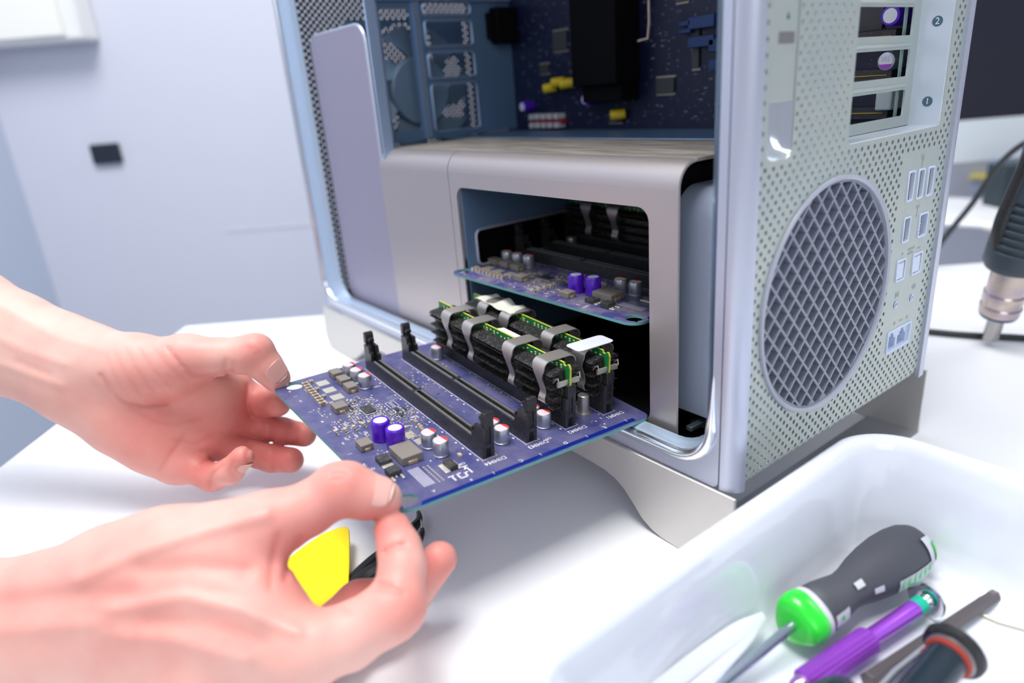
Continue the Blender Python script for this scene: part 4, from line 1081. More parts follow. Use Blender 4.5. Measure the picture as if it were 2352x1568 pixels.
b = MB(); b.grid(surf_patch(.0850, .0911, -.15, .75, lambda s_: rof(s_)*1.0, .0009, 8, 10)); build('tail_inlay', b, GREEN, t, smooth=60)
b = MB(); b.tube([P0+dd*.001, P0-dd*.060+Vector((0, 0, -.0095)), P0-dd*.098+Vector((0, 0, -.0122))], .0021, 14); build('blade', b, mat('blue_steel_blade', (.40, .46, .56), .22, .9), t)
# purple precision screwdriver
A0 = Vector((.5497, .0358, FZ+.0084)); A1 = Vector((.5368, -.0470, FZ+.0060)); d_ = (A1-A0).normalized()
t = thing('precision_screwdriver', 'slim purple precision screwdriver with teal collar and chrome swivel disc in the tray', 'screwdriver', A0)
PURM = mat('anodised_purple', (.34, .07, .62), .25, .5)
b = MB(); b.lathe([(0, .0002), (0, .0068), (.0003, .0081), (.0010, .0083), (.0014, .0076), (.0010, .0030), (.0020, .0026), (.0048, .0026)], A0, A0+d_, 40); build('swivel_disc', b, CHR, t)
b = MB(); b.lathe([(.0040, .0034), (.0044, .0038), (.0088, .0038), (.0092, .0034)], A0, A0+d_, 28); build('teal_collar', b, mat('teal_plastic', (.0, .45, .30), .35), t)
b = MB(); b.lathe([(.0090, .0033), (.0094, .0037), (.0380, .0037), (.0400, .0048)], A0, A0+d_, 28); build('upper_barrel', b, PURM, t)
b = MB(); n = 44; x = d_.cross(Vector((0, 0, 1))).normalized(); y = x.cross(d_)
b.grid([[A0+d_*s_+x*(r*(1+(.05 if k % 2 else 0))*math.cos(2*PI*k/n))+y*(r*(1+(.05 if k % 2 else 0))*math.sin(2*PI*k/n)) for k in range(n)] for s_, r in ((.0395, .0040), (.0402, .0053), (.078, .0053), (.0788, .0044))], close_u=True)
build('knurled_grip', b, PURM, t, smooth=20)
b = MB(); b.lathe([(.078, .0044), (.083, .0036), (.086, .0020), (.112, .0012)], A0, A0+d_, 20); build('tip', b, mat('pale_purple_metal', (.55, .30, .70), .15, .9), t)
# long dark bit
A0 = Vector((.5664, .0705, FZ+.0030)); A1 = Vector((.5530, -.0230, FZ+.0062)); d_ = (A1-A0).normalized(); Ln = (A1-A0).length
b = MB(); b.lathe([(0, .0004), (.0010, .0012), (.0040, .0016), (.0046, .0028), (.012, .0030), (Ln, .0036)], A0, A0+d_, 6)
tag(build('driver_bit', b, mat('dark_bit_steel', (.14, .12, .125), .40, .7), smooth=30, bev=.0002), 'long dark steel driver bit lying diagonally in the tray', 'driver bit')
# dark tool with clip, red ring
A0 = Vector((.5722, .0045, FZ+.0190)); A1 = Vector((.5690, -.060, FZ+.0105)); d_ = (A1-A0).normalized()
t = thing('black_tool', 'black tubular tool with flared collar and thin red ring in the tray', 'tool', A1)
b = MB(); b.lathe([(-.001, .0068), (0, .0098), (.0016, .0112), (.0038, .0110), (.0048, .0098), (.0050, .0078)], A0, A0+d_, 40); build('collar', b, BLK, t)
b = MB(); b.lathe([(.0048, .0072), (.0052, .0088), (.0062, .0089), (.0066, .0074)], A0, A0+d_, 40); build('grey_ring', b, mat('grey_ring_metal', (.42, .42, .44), .3, .8), t)
b = MB(); b.lathe([(.0064, .0070), (.0068, .0083), (.0076, .0083), (.0080, .0070)], A0, A0+d_, 40); build('red_ring', b, mat('red_rubber', (.42, .05, .03), .5), t)
b = MB(); b.lathe([(.0060, .0070), (.066, .0066)], A0, A0+d_, 40); build('barrel', b, mat('dark_blue_black_tube', (.012, .022, .035), .25), t)
t2_ = Vector((.5640, .0005, FZ+.0168)); b = MB(); b.tube([t2_, t2_+Vector((-.0040, -.018, -.004)), t2_+Vector((-.008, -.055, -.0135))], .0011, 8); b.tube([t2_+Vector((0, 0, .0)), t2_+Vector((.004, .002, .001)), A0+Vector((-.006, -.002, .004))], .0016, 8)
build('spring_clip', b, CHR, t)
# round black handle end
A0 = Vector((.5558, -.0400, FZ+.0155)); A1 = Vector((.5500, -.120, FZ+.0135)); d_ = (A1-A0).normalized()
t = thing('pliers_handle', 'glossy black rounded handle end crossing the purple screwdriver', 'tool handle', A1)
b = MB(); x = d_.cross(Vector((0, 0, 1))).normalized(); y = x.cross(d_)
b.grid([[A0+d_*s_+x*(r*(1+.07*math.cos(5*a))*math.cos(a))+y*(r*.86*(1+.07*math.cos(5*a))*math.sin(a)) for a in [2*PI*k/60 for k in range(60)]] for s_, r in ((0, .0004), (.0004, .004), (.002, .0074), (.005, .0098), (.010, .0112), (.020, .0116), (.045, .0112), (.08, .0105))], close_u=True)
build('grip', b, mat('glossy_blue_black', (.010, .020, .032), .22), t, smooth=60)
# white plastic tweezers leaning at the tray wall
t = thing('plastic_tweezers', 'white plastic tweezers leaning on the inner wall of the tray', 'tweezers', (.508, -.05, FZ))
WP = mat('white_translucent_plastic', (.74, .77, .82), .25)
tip = Vector((.5118, -.0300, .0185))
for k, (ex, ez) in enumerate(((.5040, .0165), (.5125, .0085))):
    b = MB(); q2 = Vector((ex+.003, -.105, ez)); rows = []
    for i in range(13):
        s_ = i/12; p = tip.lerp(q2, s_); p.z += .002*math.sin(s_*PI); w = .0016+.0030*min(1, s_*5); 
        rows.append([p+Vector((-w*.6, 0, w*.55)), p+Vector((w*.6, 0, -w*.20)), p+Vector((w*.6+.0006, 0, -w*.20-.0014)), p+Vector((-w*.6+.0006, 0, w*.55-.0014))])
    b.grid(rows, close_u=True); b.f.append((0, 1, 2, 3)); b.m.append(0); b.f.append(tuple(len(b.v)-4+i for i in (3, 2, 1, 0))); b.m.append(0)
    build('arm', b, WP, t, smooth=40)
# thin bright rod on the tray floor
b = MB(); b.tube([(.5650, .0520, FZ+.0008), (.5720, .0525, FZ+.0009), (.5805, .0556, FZ+.0009), (.610, .064, FZ+.0009)], .0009, 8)
tag(build('thin_probe', b, mat('pale_gold_wire', (.66, .62, .52), .3, .7)), 'thin pale metal probe lying on the tray floor at the right', 'probe')

# ---------------------------------------------------------------- on the desk under the board
yp = [(655, 1293), (663, 1280), (700, 1252), (740, 1225), (780, 1210), (795, 1208), (802, 1215), (803, 1240), (802, 1300), (800, 1340), (770, 1370), (742, 1396), (735, 1398), (700, 1390), (688, 1383), (672, 1350)]
pts = [hit(u, v, 2, .0125) for u, v in yp]
b = MB(); b.prism([(p.x, p.y) for p in pts], .0105, .0125)
c_ = sum((p for p in pts), Vector())/len(pts)
t = thing('yellow_pick', 'bright yellow plastic opening pick on the desk, seen between thumb and finger', 'pry tool', (c_.x, c_.y, 0))
build('blade', b, mat('bright_yellow_plastic', (.88, .70, .0), .4), t, bev=.0005)
b = MB(); b.box(c_.x-.008, c_.x+.010, c_.y-.012, c_.y+.008, 0, .0106); build('stub_handle', b, mat('orange_yellow_plastic', (.85, .50, .0), .4), t, bev=.001)
t = thing('metal_tweezers', 'black tweezers with fine bare tips lying on the desk below the board', 'tweezers', (.33, -.10, 0))
TB = mat('black_coated_steel', (.018, .018, .020), .4, .3)
def px(u, v, z): return hit(u, v, 2, z)
for k, pp in enumerate(([px(958, 1163, .004), px(961, 1175, .004), px(963, 1190, .004), px(955, 1205, .004), px(925, 1232, .004), px(880, 1275, .004), px(830, 1320, .004), px(790, 1360, .004)], [px(966, 1192, .007), px(970, 1215, .007), px(967, 1230, .007), px(955, 1250, .007), px(925, 1275, .007), px(885, 1300, .007), px(835, 1330, .0055), px(795, 1365, .0055)])):
    sp_ = smooth_path(pp, 5); N = len(sp_)
    b = MB(); b.tube(sp_[5:], .002, 10, rs=[.0012+.0018*min(1, i/12)+.0018*min(1, max(0, i-14)/8) for i in range(N-5)]); build('arm', b, TB, t)
    b = MB(); b.tube(sp_[:7], .001, 8, rs=[.0002+.00016*i for i in range(7)]); build('tip', b, mat('bare_steel_tip', (.40, .36, .28), .3, .9), t)
p = px(815, 1340, .004)

# ================================================================== background objects beyond the tower
dm = U.dot(Vector(CC))-1.12
def monp(u, v, a=0):
    d = RC.T @ np.array([(u-1176)/FPX, (v-784)/FPX, 1.0]); k = (dm+a-CC.dot(np.array(U)))/d.dot(np.array(U)); return Vector(CC+k*d)
pA = monp(2190, 279); bA = V.dot(pA)-.05; zA = pA.z; zB = monp(2225, 372).z
def mp(a, bb, z): return U*(dm+a)+V*bb+Vector((0, 0, z))
t = thing('desktop_monitor', 'dark screened desktop computer with pale aluminium chin behind the tower', 'monitor', mp(-.1, bA+.26, 0))
def mbox(a0, a1, b0, b1, z0, z1):
    b = MB(); b.add([mp(a, bb, z) for a in (a0, a1) for bb in (b0, b1) for z in (z0, z1)], [(0, 2, 3, 1), (4, 5, 7, 6), (0, 1, 5, 4), (2, 6, 7, 3), (0, 4, 6, 2), (1, 3, 7, 5)]); return b
build('screen', mbox(-.012, 0, bA, bA+.53, zA, zA+.34), mat('dark_screen_glass', (.006, .007, .020), .45), t, bev=.002)
build('chin', mbox(-.012, .0005, bA, bA+.53, zB, zA), mat('pale_aluminium_chin', (.66, .72, .78), .5, .1), t, bev=.001)
build('back_shell', mbox(-.04, -.012, bA+.02, bA+.51, zB+.02, zA+.32), ALU, t, bev=.01)
build('stand_neck', mbox(-.09, -.06, bA+.18, bA+.35, .004, .22), mat('stand_blue_grey', (.50, .60, .72), .35, .6), t, bev=.002)
build('stand_foot', mbox(-.12, .0, bA+.17, bA+.36, 0, .006), mat('stand_blue_grey', (.50, .60, .72), .35, .6), t, bev=.002)
build('stand_joint', mbox(-.09, -.036, bA+.22, bA+.31, .14, .20), ALU, t, bev=.002)
def dpt(u, v, z): return hit(u, v, 2, z)
def desk_quad(pix, z0, z1): 
    ps = [dpt(u, v, z1) for u, v in pix]; b = MB(); b.prism([(p.x, p.y) for p in ps], z0, z1); return b
tag(build('sticky_note', desk_quad([(2222, 407), (2268, 410), (2275, 390), (2245, 392)], .0065, .0072), mat('yellow_paper', (.80, .68, .10), .6)), 'small yellow sticky note below the monitor chin', 'note')
pq = monp(2303, 424, .10); bq = V.dot(pq); zq = monp(2303, 382, .10).z
b = mbox(.06, .10, bq, bq+.12, 0, zq); tag(build('black_box', b, mat('dark_box_plastic', (.02, .035, .045), .5), bev=.002), 'small dark box on the desk behind the hot air gun', 'box')
b = desk_quad([(2120, 448), (2420, 466), (2400, 520), (2080, 502)], 0, .010); tag(build('keyboard', b, mat('white_keyboard', (.84, .85, .88), .4), bev=.004), 'blurred low white keyboard on the desk beyond the tower', 'keyboard')
b = MB(); b.tube(smooth_path([dpt(u, v, .003) for u, v in ((2120, 505), (2195, 508), (2240, 518), (2290, 530), (2350, 528), (2420, 515))], 6), .0032, 8)
tag(build('pale_cable', b, mat('beige_cable', (.62, .60, .54), .5)), 'pale beige cable lying across the desk behind the tower', 'cable')
# black cables
BC = mat('black_cable_rubber', (.012, .016, .022), .45)
b = MB(); b.tube(smooth_path([at(2130, 600, .80), at(2180, 533, .76), at(2235, 465, .74), at(2275, 405, .72), at(2310, 362, .70), at(2360, 325, .68), at(2440, 290, .66), at(2540, 300, .62)], 8), .0030, 10)
# it comes down to the desk behind the tower
tag(build('curved_cable', b, BC), 'black cable rising in a curve from behind the tower to the upper right', 'cable')
b = MB(); b.tube(smooth_path([dpt(2080, 755, .003), dpt(2150, 763, .003), dpt(2230, 770, .003), dpt(2352, 776, .003), dpt(2450, 790, .003)], 6), .0027, 10)
tag(build('desk_cable', b, BC), 'black cable lying straight across the desk right of the tower', 'cable')
# hot air gun, nozzle resting on the desk
tp = dpt(2274, 777, .0055)
q_ = at(2400, 395, .50)
d_ = (q_-tp).normalized(); Ln = (q_-tp).length
t = thing('hot_air_gun', 'hot air rework gun with heat-tinted steel barrel and ribbed black handle, nozzle down', 'hot air gun', tp)
sc = .585/FPX
b = MB(); b.lathe([(0, .0050), (.0002, .0060), (.030, .0063), (.030, .003), (.0002, .0048)], tp, tp+d_, 28, cap=False); build('nozzle', b, mat('nozzle_steel', (.40, .38, .36), .25, .95), t)
TINT = mat('heat_tinted_steel', (.40, .33, .40), .20, .95, var=.8, vscale=60, vcol=(.55, .46, .36), vlo=.35, vhi=.6)
b = MB(); b.lathe([(.0245, .0045), (.0245, .0120), (.0265, .0148), (.0330, .0152), (.0345, .0140), (.0365, .0140), (.0385, .0152), (.0450, .0152), (.0465, .0140), (.075, .0140)], tp, tp+d_, 36); build('barrel', b, TINT, t)
b = MB(); b.lathe([(.0245, .0140), (.0235, .0134), (.0245, .0105)], tp, tp+d_, 36, cap=False); build('blue_heat_ring', b, mat('blued_steel_ring', (.20, .34, .62), .25, .9), t)
b = MB()
pr = [(.068, .0145), (.069, .0205), (.073, .0222), (.082, .0222)]
for k in range(7): s_ = .086+.0062*k; pr += [(s_, .0222-.0004*k), (s_+.0010, .0205-.0004*k), (s_+.0030, .0205-.0004*k), (s_+.0040, .0222-.0004*k)]
pr += [(.135, .0185), (.16, .0175), (.20, .0175), (.22, .015)]
b.lathe(pr, tp, tp+d_, 40); build('handle', b, mat('blue_black_handle', (.030, .048, .065), .4), t, smooth=30)
sd = Vector((0, 0, 1)).cross(d_).normalized(); 
b = MB(); x_ = -(Vector(RC[0])-d_*Vector(RC[0]).dot(d_)).normalized()
b.tube(smooth_path([tp+d_*.085+x_*.0165, tp+d_*.105+x_*.0200, tp+d_*.128+x_*.0180, tp+d_*.160+x_*.0140], 5), .0055, 10)
build('side_clip', b, BLK, t)

# ================================================================== the person: two forearms and hands
def ptc(u, v, d): return np.array([(u-1176)/FPX*d, (v-784)/FPX*d, d], dtype=np.float32)   # millimetres from the eye point
def surface_nets(F, org, h):
    """closed surface of F < 0 as quads"""
    S = F < 0
    nx, ny, nz = F.shape
    cnt = np.zeros((nx-1, ny-1, nz-1), np.float32); acc = np.zeros((nx-1, ny-1, nz-1, 3), np.float32)
    edges = []
    for axis in range(3):
        sl0 = [slice(None)]*3; sl1 = [slice(None)]*3
        sl0[axis] = slice(0, -1); sl1[axis] = slice(1, None)
        a = F[tuple(sl0)]; b = F[tuple(sl1)]
        cr_ = (a < 0) != (b < 0)
        idx = np.argwhere(cr_)
        av = a[cr_]; bv = b[cr_]; t = av/(av-bv)
        pos = idx.astype(np.float32); pos[:, axis] += t
        o1, o2 = [k for k in range(3) if k != axis]
        for d1 in (0, -1):
            for d2 in (0, -1):
                c = idx.copy(); c[:, o1] += d1; c[:, o2] += d2
                ok = (c[:, o1] >= 0) & (c[:, o2] >= 0) & (c[:, 0] < nx-1) & (c[:, 1] < ny-1) & (c[:, 2] < nz-1)
                np.add.at(cnt, tuple(c[ok].T), 1); np.add.at(acc, tuple(c[ok].T), pos[ok])
        edges.append((axis, idx, av < 0))
    act = cnt > 0
    vid = -np.ones(cnt.shape, np.int64); vid[act] = np.arange(act.sum())
    verts = acc[act]/cnt[act][:, None]*h+org
    faces = []
    for axis, idx, neg in edges:
        o1, o2 = [(1, 2), (2, 0), (0, 1)][axis]
        ok = (idx[:, o1] > 0) & (idx[:, o2] > 0) & (idx[:, 0] < nx-1) & (idx[:, 1] < ny-1) & (idx[:, 2] < nz-1)
        ii = idx[ok]; ng = neg[ok]
        def g(d1, d2):
            c = ii.copy(); c[:, o1] += d1; c[:, o2] += d2; return vid[tuple(c.T)]
        q4 = np.stack([g(-1, -1), g(0, -1), g(0, 0), g(-1, 0)], 1)
        q4[~ng] = q4[~ng][:, ::-1]
        faces.append(q4)
    return verts, np.concatenate(faces)
def cone(P, chain, k=None, sq=None):
    """tapered capsule chain distance; chain: [(point, r)...]; sq squashes along the view depth"""
    out = None
    for (a, ra), (b, rb) in zip(chain[:-1], chain[1:]):
        pa = P-a; ba = b-a
        if sq:
            pa = pa.copy(); pa[..., 2] /= sq; ba = ba.copy(); ba[2] /= sq
        t = np.clip((pa@ba)/float(ba@ba), 0, 1)
        d = np.sqrt(np.maximum(((pa-t[..., None]*ba)**2).sum(-1), 1e-9))-(ra+(rb-ra)*t)
        if sq: d = d*(.5+.5*sq)
        out = d if out is None else smin(out, d, k or 2.0)
    return out
def smin(a, b, k):
    h = np.maximum(k-np.abs(a-b), 0)/k
    return np.minimum(a, b)-h*h*k*.25
def seg2(PX, poly):
    """distance in the view plane (mm) from P to a polyline given as points"""
    out = None
    for a, b in zip(poly[:-1], poly[1:]):
        a2 = a[:2]/a[2]; b2 = b[:2]/b[2]; pa = PX-a2; ba = b2-a2
        t = np.clip((pa@ba)/float(ba@ba), 0, 1); d = np.sqrt(((pa-t[..., None]*ba)**2).sum(-1))
        out = d if out is None else np.minimum(out, d)
    return out
def make_hand(name, palm, fingers, ridges, reds, box, h, kpalm, parent, kf=7.0):
    lo, hi = [np.array(q_, np.float32) for q_ in box]
    n = np.ceil((hi-lo)/h).astype(int)
    ax_ = [lo[i]+h*np.arange(n[i], dtype=np.float32) for i in range(3)]
    P = np.stack(np.meshgrid(*ax_, indexing='ij'), -1).astype(np.float32)
    def lift(c):        # keep the whole limb clear of the desk top
        u, v, d, r = c
        while CC[2]+float((ptc(u, v, d)/1000.0)@RC[:, 2]) < r/1000.0+.004 and d > 200: d -= 1.0
        return ptc(u, v, d), r*d/c[2]
    C = lambda ch: [lift(c) for c in ch]
    pal = None
    for ch, sq in palm:
        d = cone(P, C(ch), 6.0, sq); pal = d if pal is None else smin(pal, d, kpalm)
    tot = pal
    for ch in fingers:
        d = cone(P, C(ch), 3.0); tot = np.minimum(tot, smin(pal, d, kf))
    PX = P[..., :2]/P[..., 2:3]
    near = np.abs(tot) < 4
    for pts, amp, wid in ridges:
        pl = [ptc(*q_) for q_ in pts]; dep = float(np.mean([q_[2] for q_ in pts]))
        dd2 = seg2(PX[near], pl)*dep
        side = P[..., 2][near] < dep+14
        tot[near] += np.where(side, amp*np.exp(-(dd2/wid)**2), 0)
    v, f = surface_nets(tot, lo, h)
    # a light relaxation
    e_ = np.concatenate([f[:, [0, 1]], f[:, [1, 2]], f[:, [2, 3]], f[:, [3, 0]]])
    for it in range(1):
        s_ = np.zeros_like(v); c = np.zeros(len(v), np.float32)
        np.add.at(s_, e_[:, 0], v[e_[:, 1]]); np.add.at(s_, e_[:, 1], v[e_[:, 0]]); np.add.at(c, e_[:, 0], 1); np.add.at(c, e_[:, 1], 1)
        v = v*.5+.5*s_/c[:, None]
    w = CC+(v/1000.0)@RC
    me = bpy.data.meshes.new(name); me.from_pydata(w.tolist(), [], f.tolist()); me.update()
    me.polygons.foreach_set('use_smooth', [True]*len(me.polygons))
    col = np.zeros((len(v), 4), np.float32); red = np.zeros(len(v), np.float32); pal_ = np.zeros(len(v), np.float32)
    for (q_, rad, amt) in reds:
        c = ptc(*q_); g = np.exp(-(((v-c)**2).sum(1))/(rad*rad)); red += amt*g
    for pts, amp, wid in ridges:
        if amp > 0:
            pl = [ptc(*q_) for q_ in pts]; dep = float(np.mean([q_[2] for q_ in pts]))
            red += .10*np.exp(-(seg2(v[:, :2]/v[:, 2:3], pl)*dep/(wid*1.3))**2)
    red = np.clip(red, 0, 1)
    col[:, 0] = red; col[:, 3] = 1
    at_ = me.color_attributes.new('redness', 'FLOAT_COLOR', 'POINT'); at_.data.foreach_set('color', col.ravel())
    me.materials.append(SKIN)
    o = bpy.data.objects.new(name, me); COL.objects.link(o); o.parent = parent
    o.matrix_parent_inverse = Matrix.Translation(-BASE[parent.name])
    return o
SKIN = bpy.data.materials.new('skin'); SKIN.use_nodes = True
n_ = SKIN.node_tree.nodes; L_ = SKIN.node_tree.links; bs = n_['Principled BSDF']
va = n_.new('ShaderNodeVertexColor'); va.layer_name = 'redness'; sp_ = n_.new('ShaderNodeSeparateColor'); L_.new(va.outputs[0], sp_.inputs[0])
nz = n_.new('ShaderNodeTexNoise'); nz.inputs['Scale'].default_value = 55; nz.inputs['Detail'].default_value = 4
tcn = n_.new('ShaderNodeTexCoord'); L_.new(tcn.outputs['Object'], nz.inputs['Vector'])
ma = n_.new('ShaderNodeMath'); ma.operation = 'MULTIPLY_ADD'; ma.inputs[1].default_value = .45; L_.new(nz.outputs['Fac'], ma.inputs[0]); 
ma2 = n_.new('ShaderNodeMath'); ma2.operation = 'SUBTRACT'; ma2.inputs[1].default_value = .20; L_.new(ma.outputs[0], ma2.inputs[0]); L_.new(sp_.outputs[0], ma.inputs[2])
ra = n_.new('ShaderNodeValToRGB'); L_.new(ma2.outputs[0], ra.inputs[0])
ra.color_ramp.elements[0].position = 0; ra.color_ramp.elements[0].color = (.72, .455, .40, 1)
ra.color_ramp.elements[1].position = 1; ra.color_ramp.elements[1].color = (.60, .17, .15, 1)
e = ra.color_ramp.elements.new(.45); e.color = (.68, .315, .275, 1)
L_.new(ra.outputs[0], bs.inputs['Base Color'])
bs.inputs['Roughness'].default_value = .48; bs.inputs['Specular IOR Level'].default_value = .35
bs.inputs['Subsurface Weight'].default_value = .25; bs.inputs['Subsurface Radius'].default_value = (1, .35, .2); bs.inputs['Subsurface Scale'].default_value = .004
nb = n_.new('ShaderNodeTexVoronoi'); nb.inputs['Scale'].default_value = 900; L_.new(tcn.outputs['Object'], nb.inputs['Vector'])
bu = n_.new('ShaderNodeBump'); bu.inputs['Strength'].default_value = .12; bu.inputs['Distance'].default_value = .0003; L_.new(nb.outputs['Distance'], bu.inputs['Height']); L_.new(bu.outputs[0], bs.inputs['Normal'])
NAIL = mat('fingernail', (.70, .37, .33), .40, spec=.35, sss=.1); NAILT = mat('nail_tip', (.74, .52, .42), .3)

PERS = thing('person', 'person reaching in from the left, bare forearms and both hands gripping the blue board', 'person', at(60, 1000, .36))
palmL = [
 ([(-330, 605, 432, 34), (-80, 735, 428, 33), (30, 790, 426, 31.5), (120, 825, 425, 29.5), (185, 855, 425, 28)], .70),
 ([(185, 855, 425, 27), (300, 925, 428, 25), (400, 950, 432, 21)], .62),
 ([(215, 838, 420, 20.5), (310, 845, 416, 20.5), (400, 838, 412, 16), (432, 824, 411, 13.8)], .9),
 ([(190, 890, 425, 22), (280, 965, 426, 20.5), (350, 1020, 427, 17), (400, 1058, 429, 11.5)], .8),
 ([(350, 930, 430, 18), (480, 908, 437, 13)], .8),
 ([(350, 950, 431, 18), (500, 950, 439, 12.5)], .8),
 ([(340, 980, 431, 17), (468, 1008, 437, 12)], .8),
 ([(340, 1000, 429, 15), (405, 1060, 430, 10.5)], .85),
 ([(400, 860, 420, 13), (480, 880, 432, 12), (540, 880, 446, 10)], None),
 ([(440, 870, 428, 12), (520, 915, 445, 13)], None),
]
fingL = [
 [(430, 824, 411, 13.8), (500, 820, 412, 11.4), (568, 814, 414, 11.5), (588, 806, 414, 10.4), (612, 842, 417, 9.7), (634, 868, 421, 8.7)],
 [(480, 908, 437, 12.5), (560, 905, 461, 10.4), (603, 924, 450, 9.8), (637, 926, 439, 8.8)],
 [(500, 950, 439, 12), (585, 976, 458, 9.8), (650, 990, 455, 8.8), (699, 998, 450, 8.0)],
 [(468, 1008, 437, 11.5), (560, 1036, 449, 9.3), (625, 1052, 446, 8.8), (668, 1056, 440, 8.2)],
 [(405, 1060, 430, 10.3), (487, 1096, 423, 8.3), (528, 1082, 414, 7.8), (556, 1050, 409, 6.8)],
]
D_ = 412
rdgL = [
 ([(232, 862, 415), (250, 892, 415), (285, 920, 415), (330, 932, 415), (385, 926, 418)], 1.38, 1.42),
 ([(385, 800, 410), (415, 838, 410), (445, 860, 410), (490, 862, 412), (535, 852, 414)], 1.12, 1.33),
 ([(350, 795, 408), (385, 840, 408), (430, 872, 410)], 0.40, 0.85), ([(318, 800, 408), (352, 850, 408), (392, 888, 410)], 0.40, 0.85),
 ([(288, 800, 410), (318, 855, 410), (355, 900, 412)], 0.38, 0.85), ([(262, 806, 412), (290, 862, 412), (325, 908, 414)], 0.35, 0.85), ([(243, 815, 414), (262, 860, 414), (292, 905, 415)], 0.31, 0.85),
 ([(520, 828, 410), (516, 845, 410), (522, 858, 410)], 0.75, 1.23), ([(536, 832, 410), (536, 852, 410)], 0.50, 1.04),
 ([(568, 796, 404), (590, 802, 404), (598, 810, 404)], 0.44, 0.85), ([(572, 806, 404), (592, 814, 404)], 0.38, 0.76),
 ([(568, 884, 448), (567, 925, 448), (575, 955, 448)], 1.00, 1.23),
 ([(622, 968, 448), (618, 990, 448), (624, 1014, 448)], 0.88, 1.14), ([(630, 966, 448), (628, 1015, 448)], 0.44, 0.85), ([(678, 975, 445), (680, 1018, 445)], 0.62, 1.14),
 ([(575, 1022, 440), (566, 1045, 440), (572, 1070, 440)], 0.88, 1.14), ([(628, 1030, 438), (622, 1055, 438), (628, 1080, 438)], 0.75, 1.14),
 ([(510, 1070, 418), (488, 1090, 418), (482, 1122, 418)], 1.12, 1.23), ([(536, 1060, 410), (528, 1080, 410), (542, 1098, 410)], 0.62, 0.95),
 ([(300, 935, 420), (345, 965, 420), (400, 975, 424), (460, 960, 428)], 0.56, 1.33), ([(370, 1078, 422), (395, 1040, 422), (420, 1005, 424)], 0.62, 1.33), ([(400, 1010, 425), (450, 1020, 427), (490, 1000, 430)], 0.56, 1.33),
 ([(450, 1080, 422), (470, 1060, 424), (500, 1045, 426)], 0.88, 1.33),
 ([(-40, 760, 400), (60, 805, 400), (150, 835, 400)], -0.88, 3.04), ([(-20, 830, 402), (70, 860, 402), (140, 885, 402)], -0.75, 2.85), ([(0, 700, 402), (120, 770, 402), (230, 800, 402)], -0.50, 3.32), ([(40, 830, 400), (110, 860, 400)], 0.50, 2.28),
]
redL = [((590, 800, 408), 14, .55), ((615, 850, 410), 12, .25), ((632, 905, 430), 16, .6), ((560, 920, 450), 20, .5), ((600, 985, 448), 26, .55), ((690, 1000, 445), 16, .65), ((590, 1045, 440), 26, .45), ((670, 1055, 436), 14, .55),
        ((480, 1095, 420), 20, .45), ((556, 1052, 405), 11, .6), ((420, 960, 420), 40, .42), ((330, 1030, 412), 34, .35), ((380, 880, 400), 30, .20), ((440, 850, 400), 18, .25), ((150, 900, 405), 30, .15)]
LH = make_hand('left_arm', palmL, fingL, rdgL, redL, ((-405, -55, 385), (-118, 112, 480)), 1.15, 12, PERS)
palmR = [
 ([(-330, 1475, 300, 33), (-60, 1458, 295, 31), (90, 1440, 290, 29.5), (190, 1420, 286, 29)], .75),
 ([(190, 1420, 286, 28.5), (330, 1385, 282, 30), (450, 1400, 278, 30), (560, 1450, 274, 26)], .62),
 ([(280, 1330, 284, 22), (400, 1275, 283, 19), (530, 1238, 283, 15), (618, 1207, 284, 13.2)], .85),
 ([(330, 1400, 278, 22), (560, 1450, 268, 17), (698, 1496, 264, 13)], .85),
 ([(320, 1450, 284, 22), (540, 1510, 278, 18), (680, 1535, 276, 13)], .85),
 ([(300, 1490, 290, 20), (500, 1560, 290, 17), (655, 1570, 292, 12)], .85),
 ([(280, 1520, 297, 17), (480, 1600, 300, 15), (600, 1610, 304, 11.5)], .85),
 ([(470, 1280, 283, 14), (545, 1350, 277, 15.5), (600, 1430, 272, 13)], .8),
]
fingR = [
 [(618, 1207, 284, 13.2), (705, 1170, 287, 11.0), (776, 1124, 290, 11.2), (800, 1122, 290, 10.9), (838, 1137, 291, 9.7), (876, 1146, 292, 8.9)],
 [(698, 1496, 264, 12.8), (800, 1462, 265, 12.2), (890, 1408, 267, 11.6), (912, 1392, 268, 11.2), (925, 1300, 277, 9.2), (918, 1260, 282, 8.7), (902, 1217, 289, 8.0)],
 [(680, 1530, 280, 12.5), (825, 1388, 303, 10.2), (945, 1362, 309, 9.2), (1010, 1283, 306, 7.9)],
 [(655, 1570, 294, 11.5), (790, 1480, 318, 9.6), (880, 1440, 322, 8.8), (925, 1400, 320, 7.6)],
 [(600, 1610, 306, 11), (720, 1530, 330, 9), (800, 1500, 334, 8), (840, 1470, 334, 7)],
]
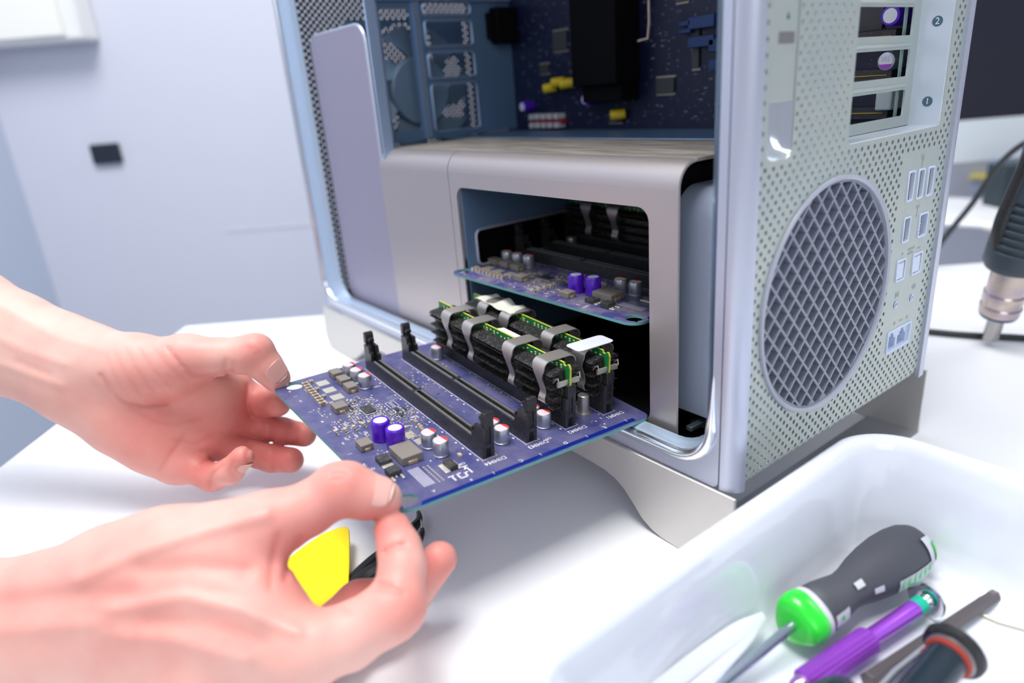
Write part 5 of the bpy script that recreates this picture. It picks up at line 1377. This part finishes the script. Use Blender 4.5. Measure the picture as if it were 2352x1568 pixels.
rdgR = [
 ([(180, 1330, 262), (330, 1262, 262), (470, 1218, 266), (610, 1180, 270)], -1.70, 2.89),
 ([(250, 1400, 256), (420, 1370, 254), (560, 1400, 250), (680, 1450, 250)], -1.87, 2.72),
 ([(-40, 1390, 268), (120, 1372, 264), (300, 1360, 258)], 1.53, 4.25),
 ([(-20, 1450, 264), (130, 1440, 262), (250, 1430, 256)], -1.36, 3.82),
 ([(330, 1310, 262), (450, 1300, 260), (560, 1310, 262)], 1.53, 3.82),
 ([(240, 1460, 254), (400, 1470, 250), (560, 1520, 252)], -1.36, 3.06),
 ([(340, 1425, 252), (470, 1430, 250), (600, 1470, 250)], 1.36, 3.40),
 ([(762, 1085, 278), (784, 1080, 278), (800, 1088, 278)], 0.59, 0.77), ([(765, 1100, 276), (790, 1098, 276)], 0.51, 0.77),
 ([(690, 1236, 276), (668, 1275, 274), (655, 1330, 270)], 0.85, 1.36), ([(640, 1230, 276), (625, 1290, 272), (622, 1350, 268)], 0.77, 1.53),
 ([(885, 1268, 274), (905, 1256, 272), (930, 1250, 272)], 1.36, 1.10), ([(868, 1348, 266), (890, 1352, 262), (925, 1362, 260)], 1.19, 1.19), ([(872, 1338, 266), (900, 1345, 262)], 0.68, 0.85),
 ([(786, 1398, 262), (800, 1410, 260)], 0.85, 1.19),
]
redR = [((785, 1100, 280), 13, .50), ((700, 1190, 284), 22, .40), ((850, 1180, 290), 14, .45), ((905, 1260, 280), 14, .45), ((905, 1195, 286), 9, .35), ((945, 1400, 262), 13, .55), ((890, 1350, 262), 14, .25), ((1010, 1285, 303), 14, .75), ((830, 1370, 298), 22, .9), ((720, 1440, 262), 16, .22),
        ((640, 1290, 275), 22, .40), ((200, 1400, 262), 36, .22), ((0, 1380, 270), 22, .35), ((420, 1500, 256), 40, .25), ((300, 1300, 270), 24, .15)]
RH = make_hand('right_arm', palmR, fingR, rdgR, redR, ((-325, 45, 225), (-20, 178, 352)), 1.05, 12, PERS)
def nail(name, parent, c, axis, nrm, r, Ln, half, r_tip=None):
    """c on the finger's centre line (view mm), axis towards the tip, nrm outwards"""
    axis = np.array(axis, float); axis /= np.linalg.norm(axis); nrm = np.array(nrm, float); nrm -= axis*nrm.dot(axis); nrm /= np.linalg.norm(nrm); m = np.cross(axis, nrm)
    b = MB(); rows = []; N = 14; K = 14
    r_tip = r_tip or r
    for j in range(N+1):
        s_ = j/N; x = -Ln/2+Ln*s_
        w = half*(1-abs(2*s_-1)**3.2)**.45 if 0 < s_ < 1 else half*.25
        rr = r+(r_tip-r)*s_
        row = []
        for i in range(K+1):
            ph = w*(2*i/K-1)
            lift = .12+.16*min(1, s_*3)
            p = c+axis*x+(nrm*math.cos(ph)+m*math.sin(ph))*(rr+lift)
            row.append(Vector(CC+(p/1000.0)@RC))
        rows.append(row)
    n1 = int(N*.93); b.grid(rows[:n1+1], 0); b.grid(rows[n1:], 1)
    o = build(name, b, [NAIL, NAILT], parent, smooth=60, local=True)
    sm_ = o.modifiers.new('thickness', 'SOLIDIFY'); sm_.thickness = .0004; sm_.offset = -1
    o.matrix_parent_inverse = Matrix.Identity(4)
    return o
nail('fingernail', LH, ptc(622, 854, 419), ptc(640, 874, 422)-ptc(606, 836, 416), (.42, -.42, -.8), 10.75, 12.5, .80, 9.1)
nail('fingernail', LH, ptc(553, 1055, 410), ptc(560, 1046, 408)-ptc(528, 1082, 414), (.75, .55, -.35), 7.0, 8.5, .8, 6.7)
nail('fingernail', RH, ptc(861, 1142, 292), ptc(880, 1147, 292)-ptc(838, 1137, 291), (.1, -.62, -.78), 10.7, 14.0, .82, 9.25)
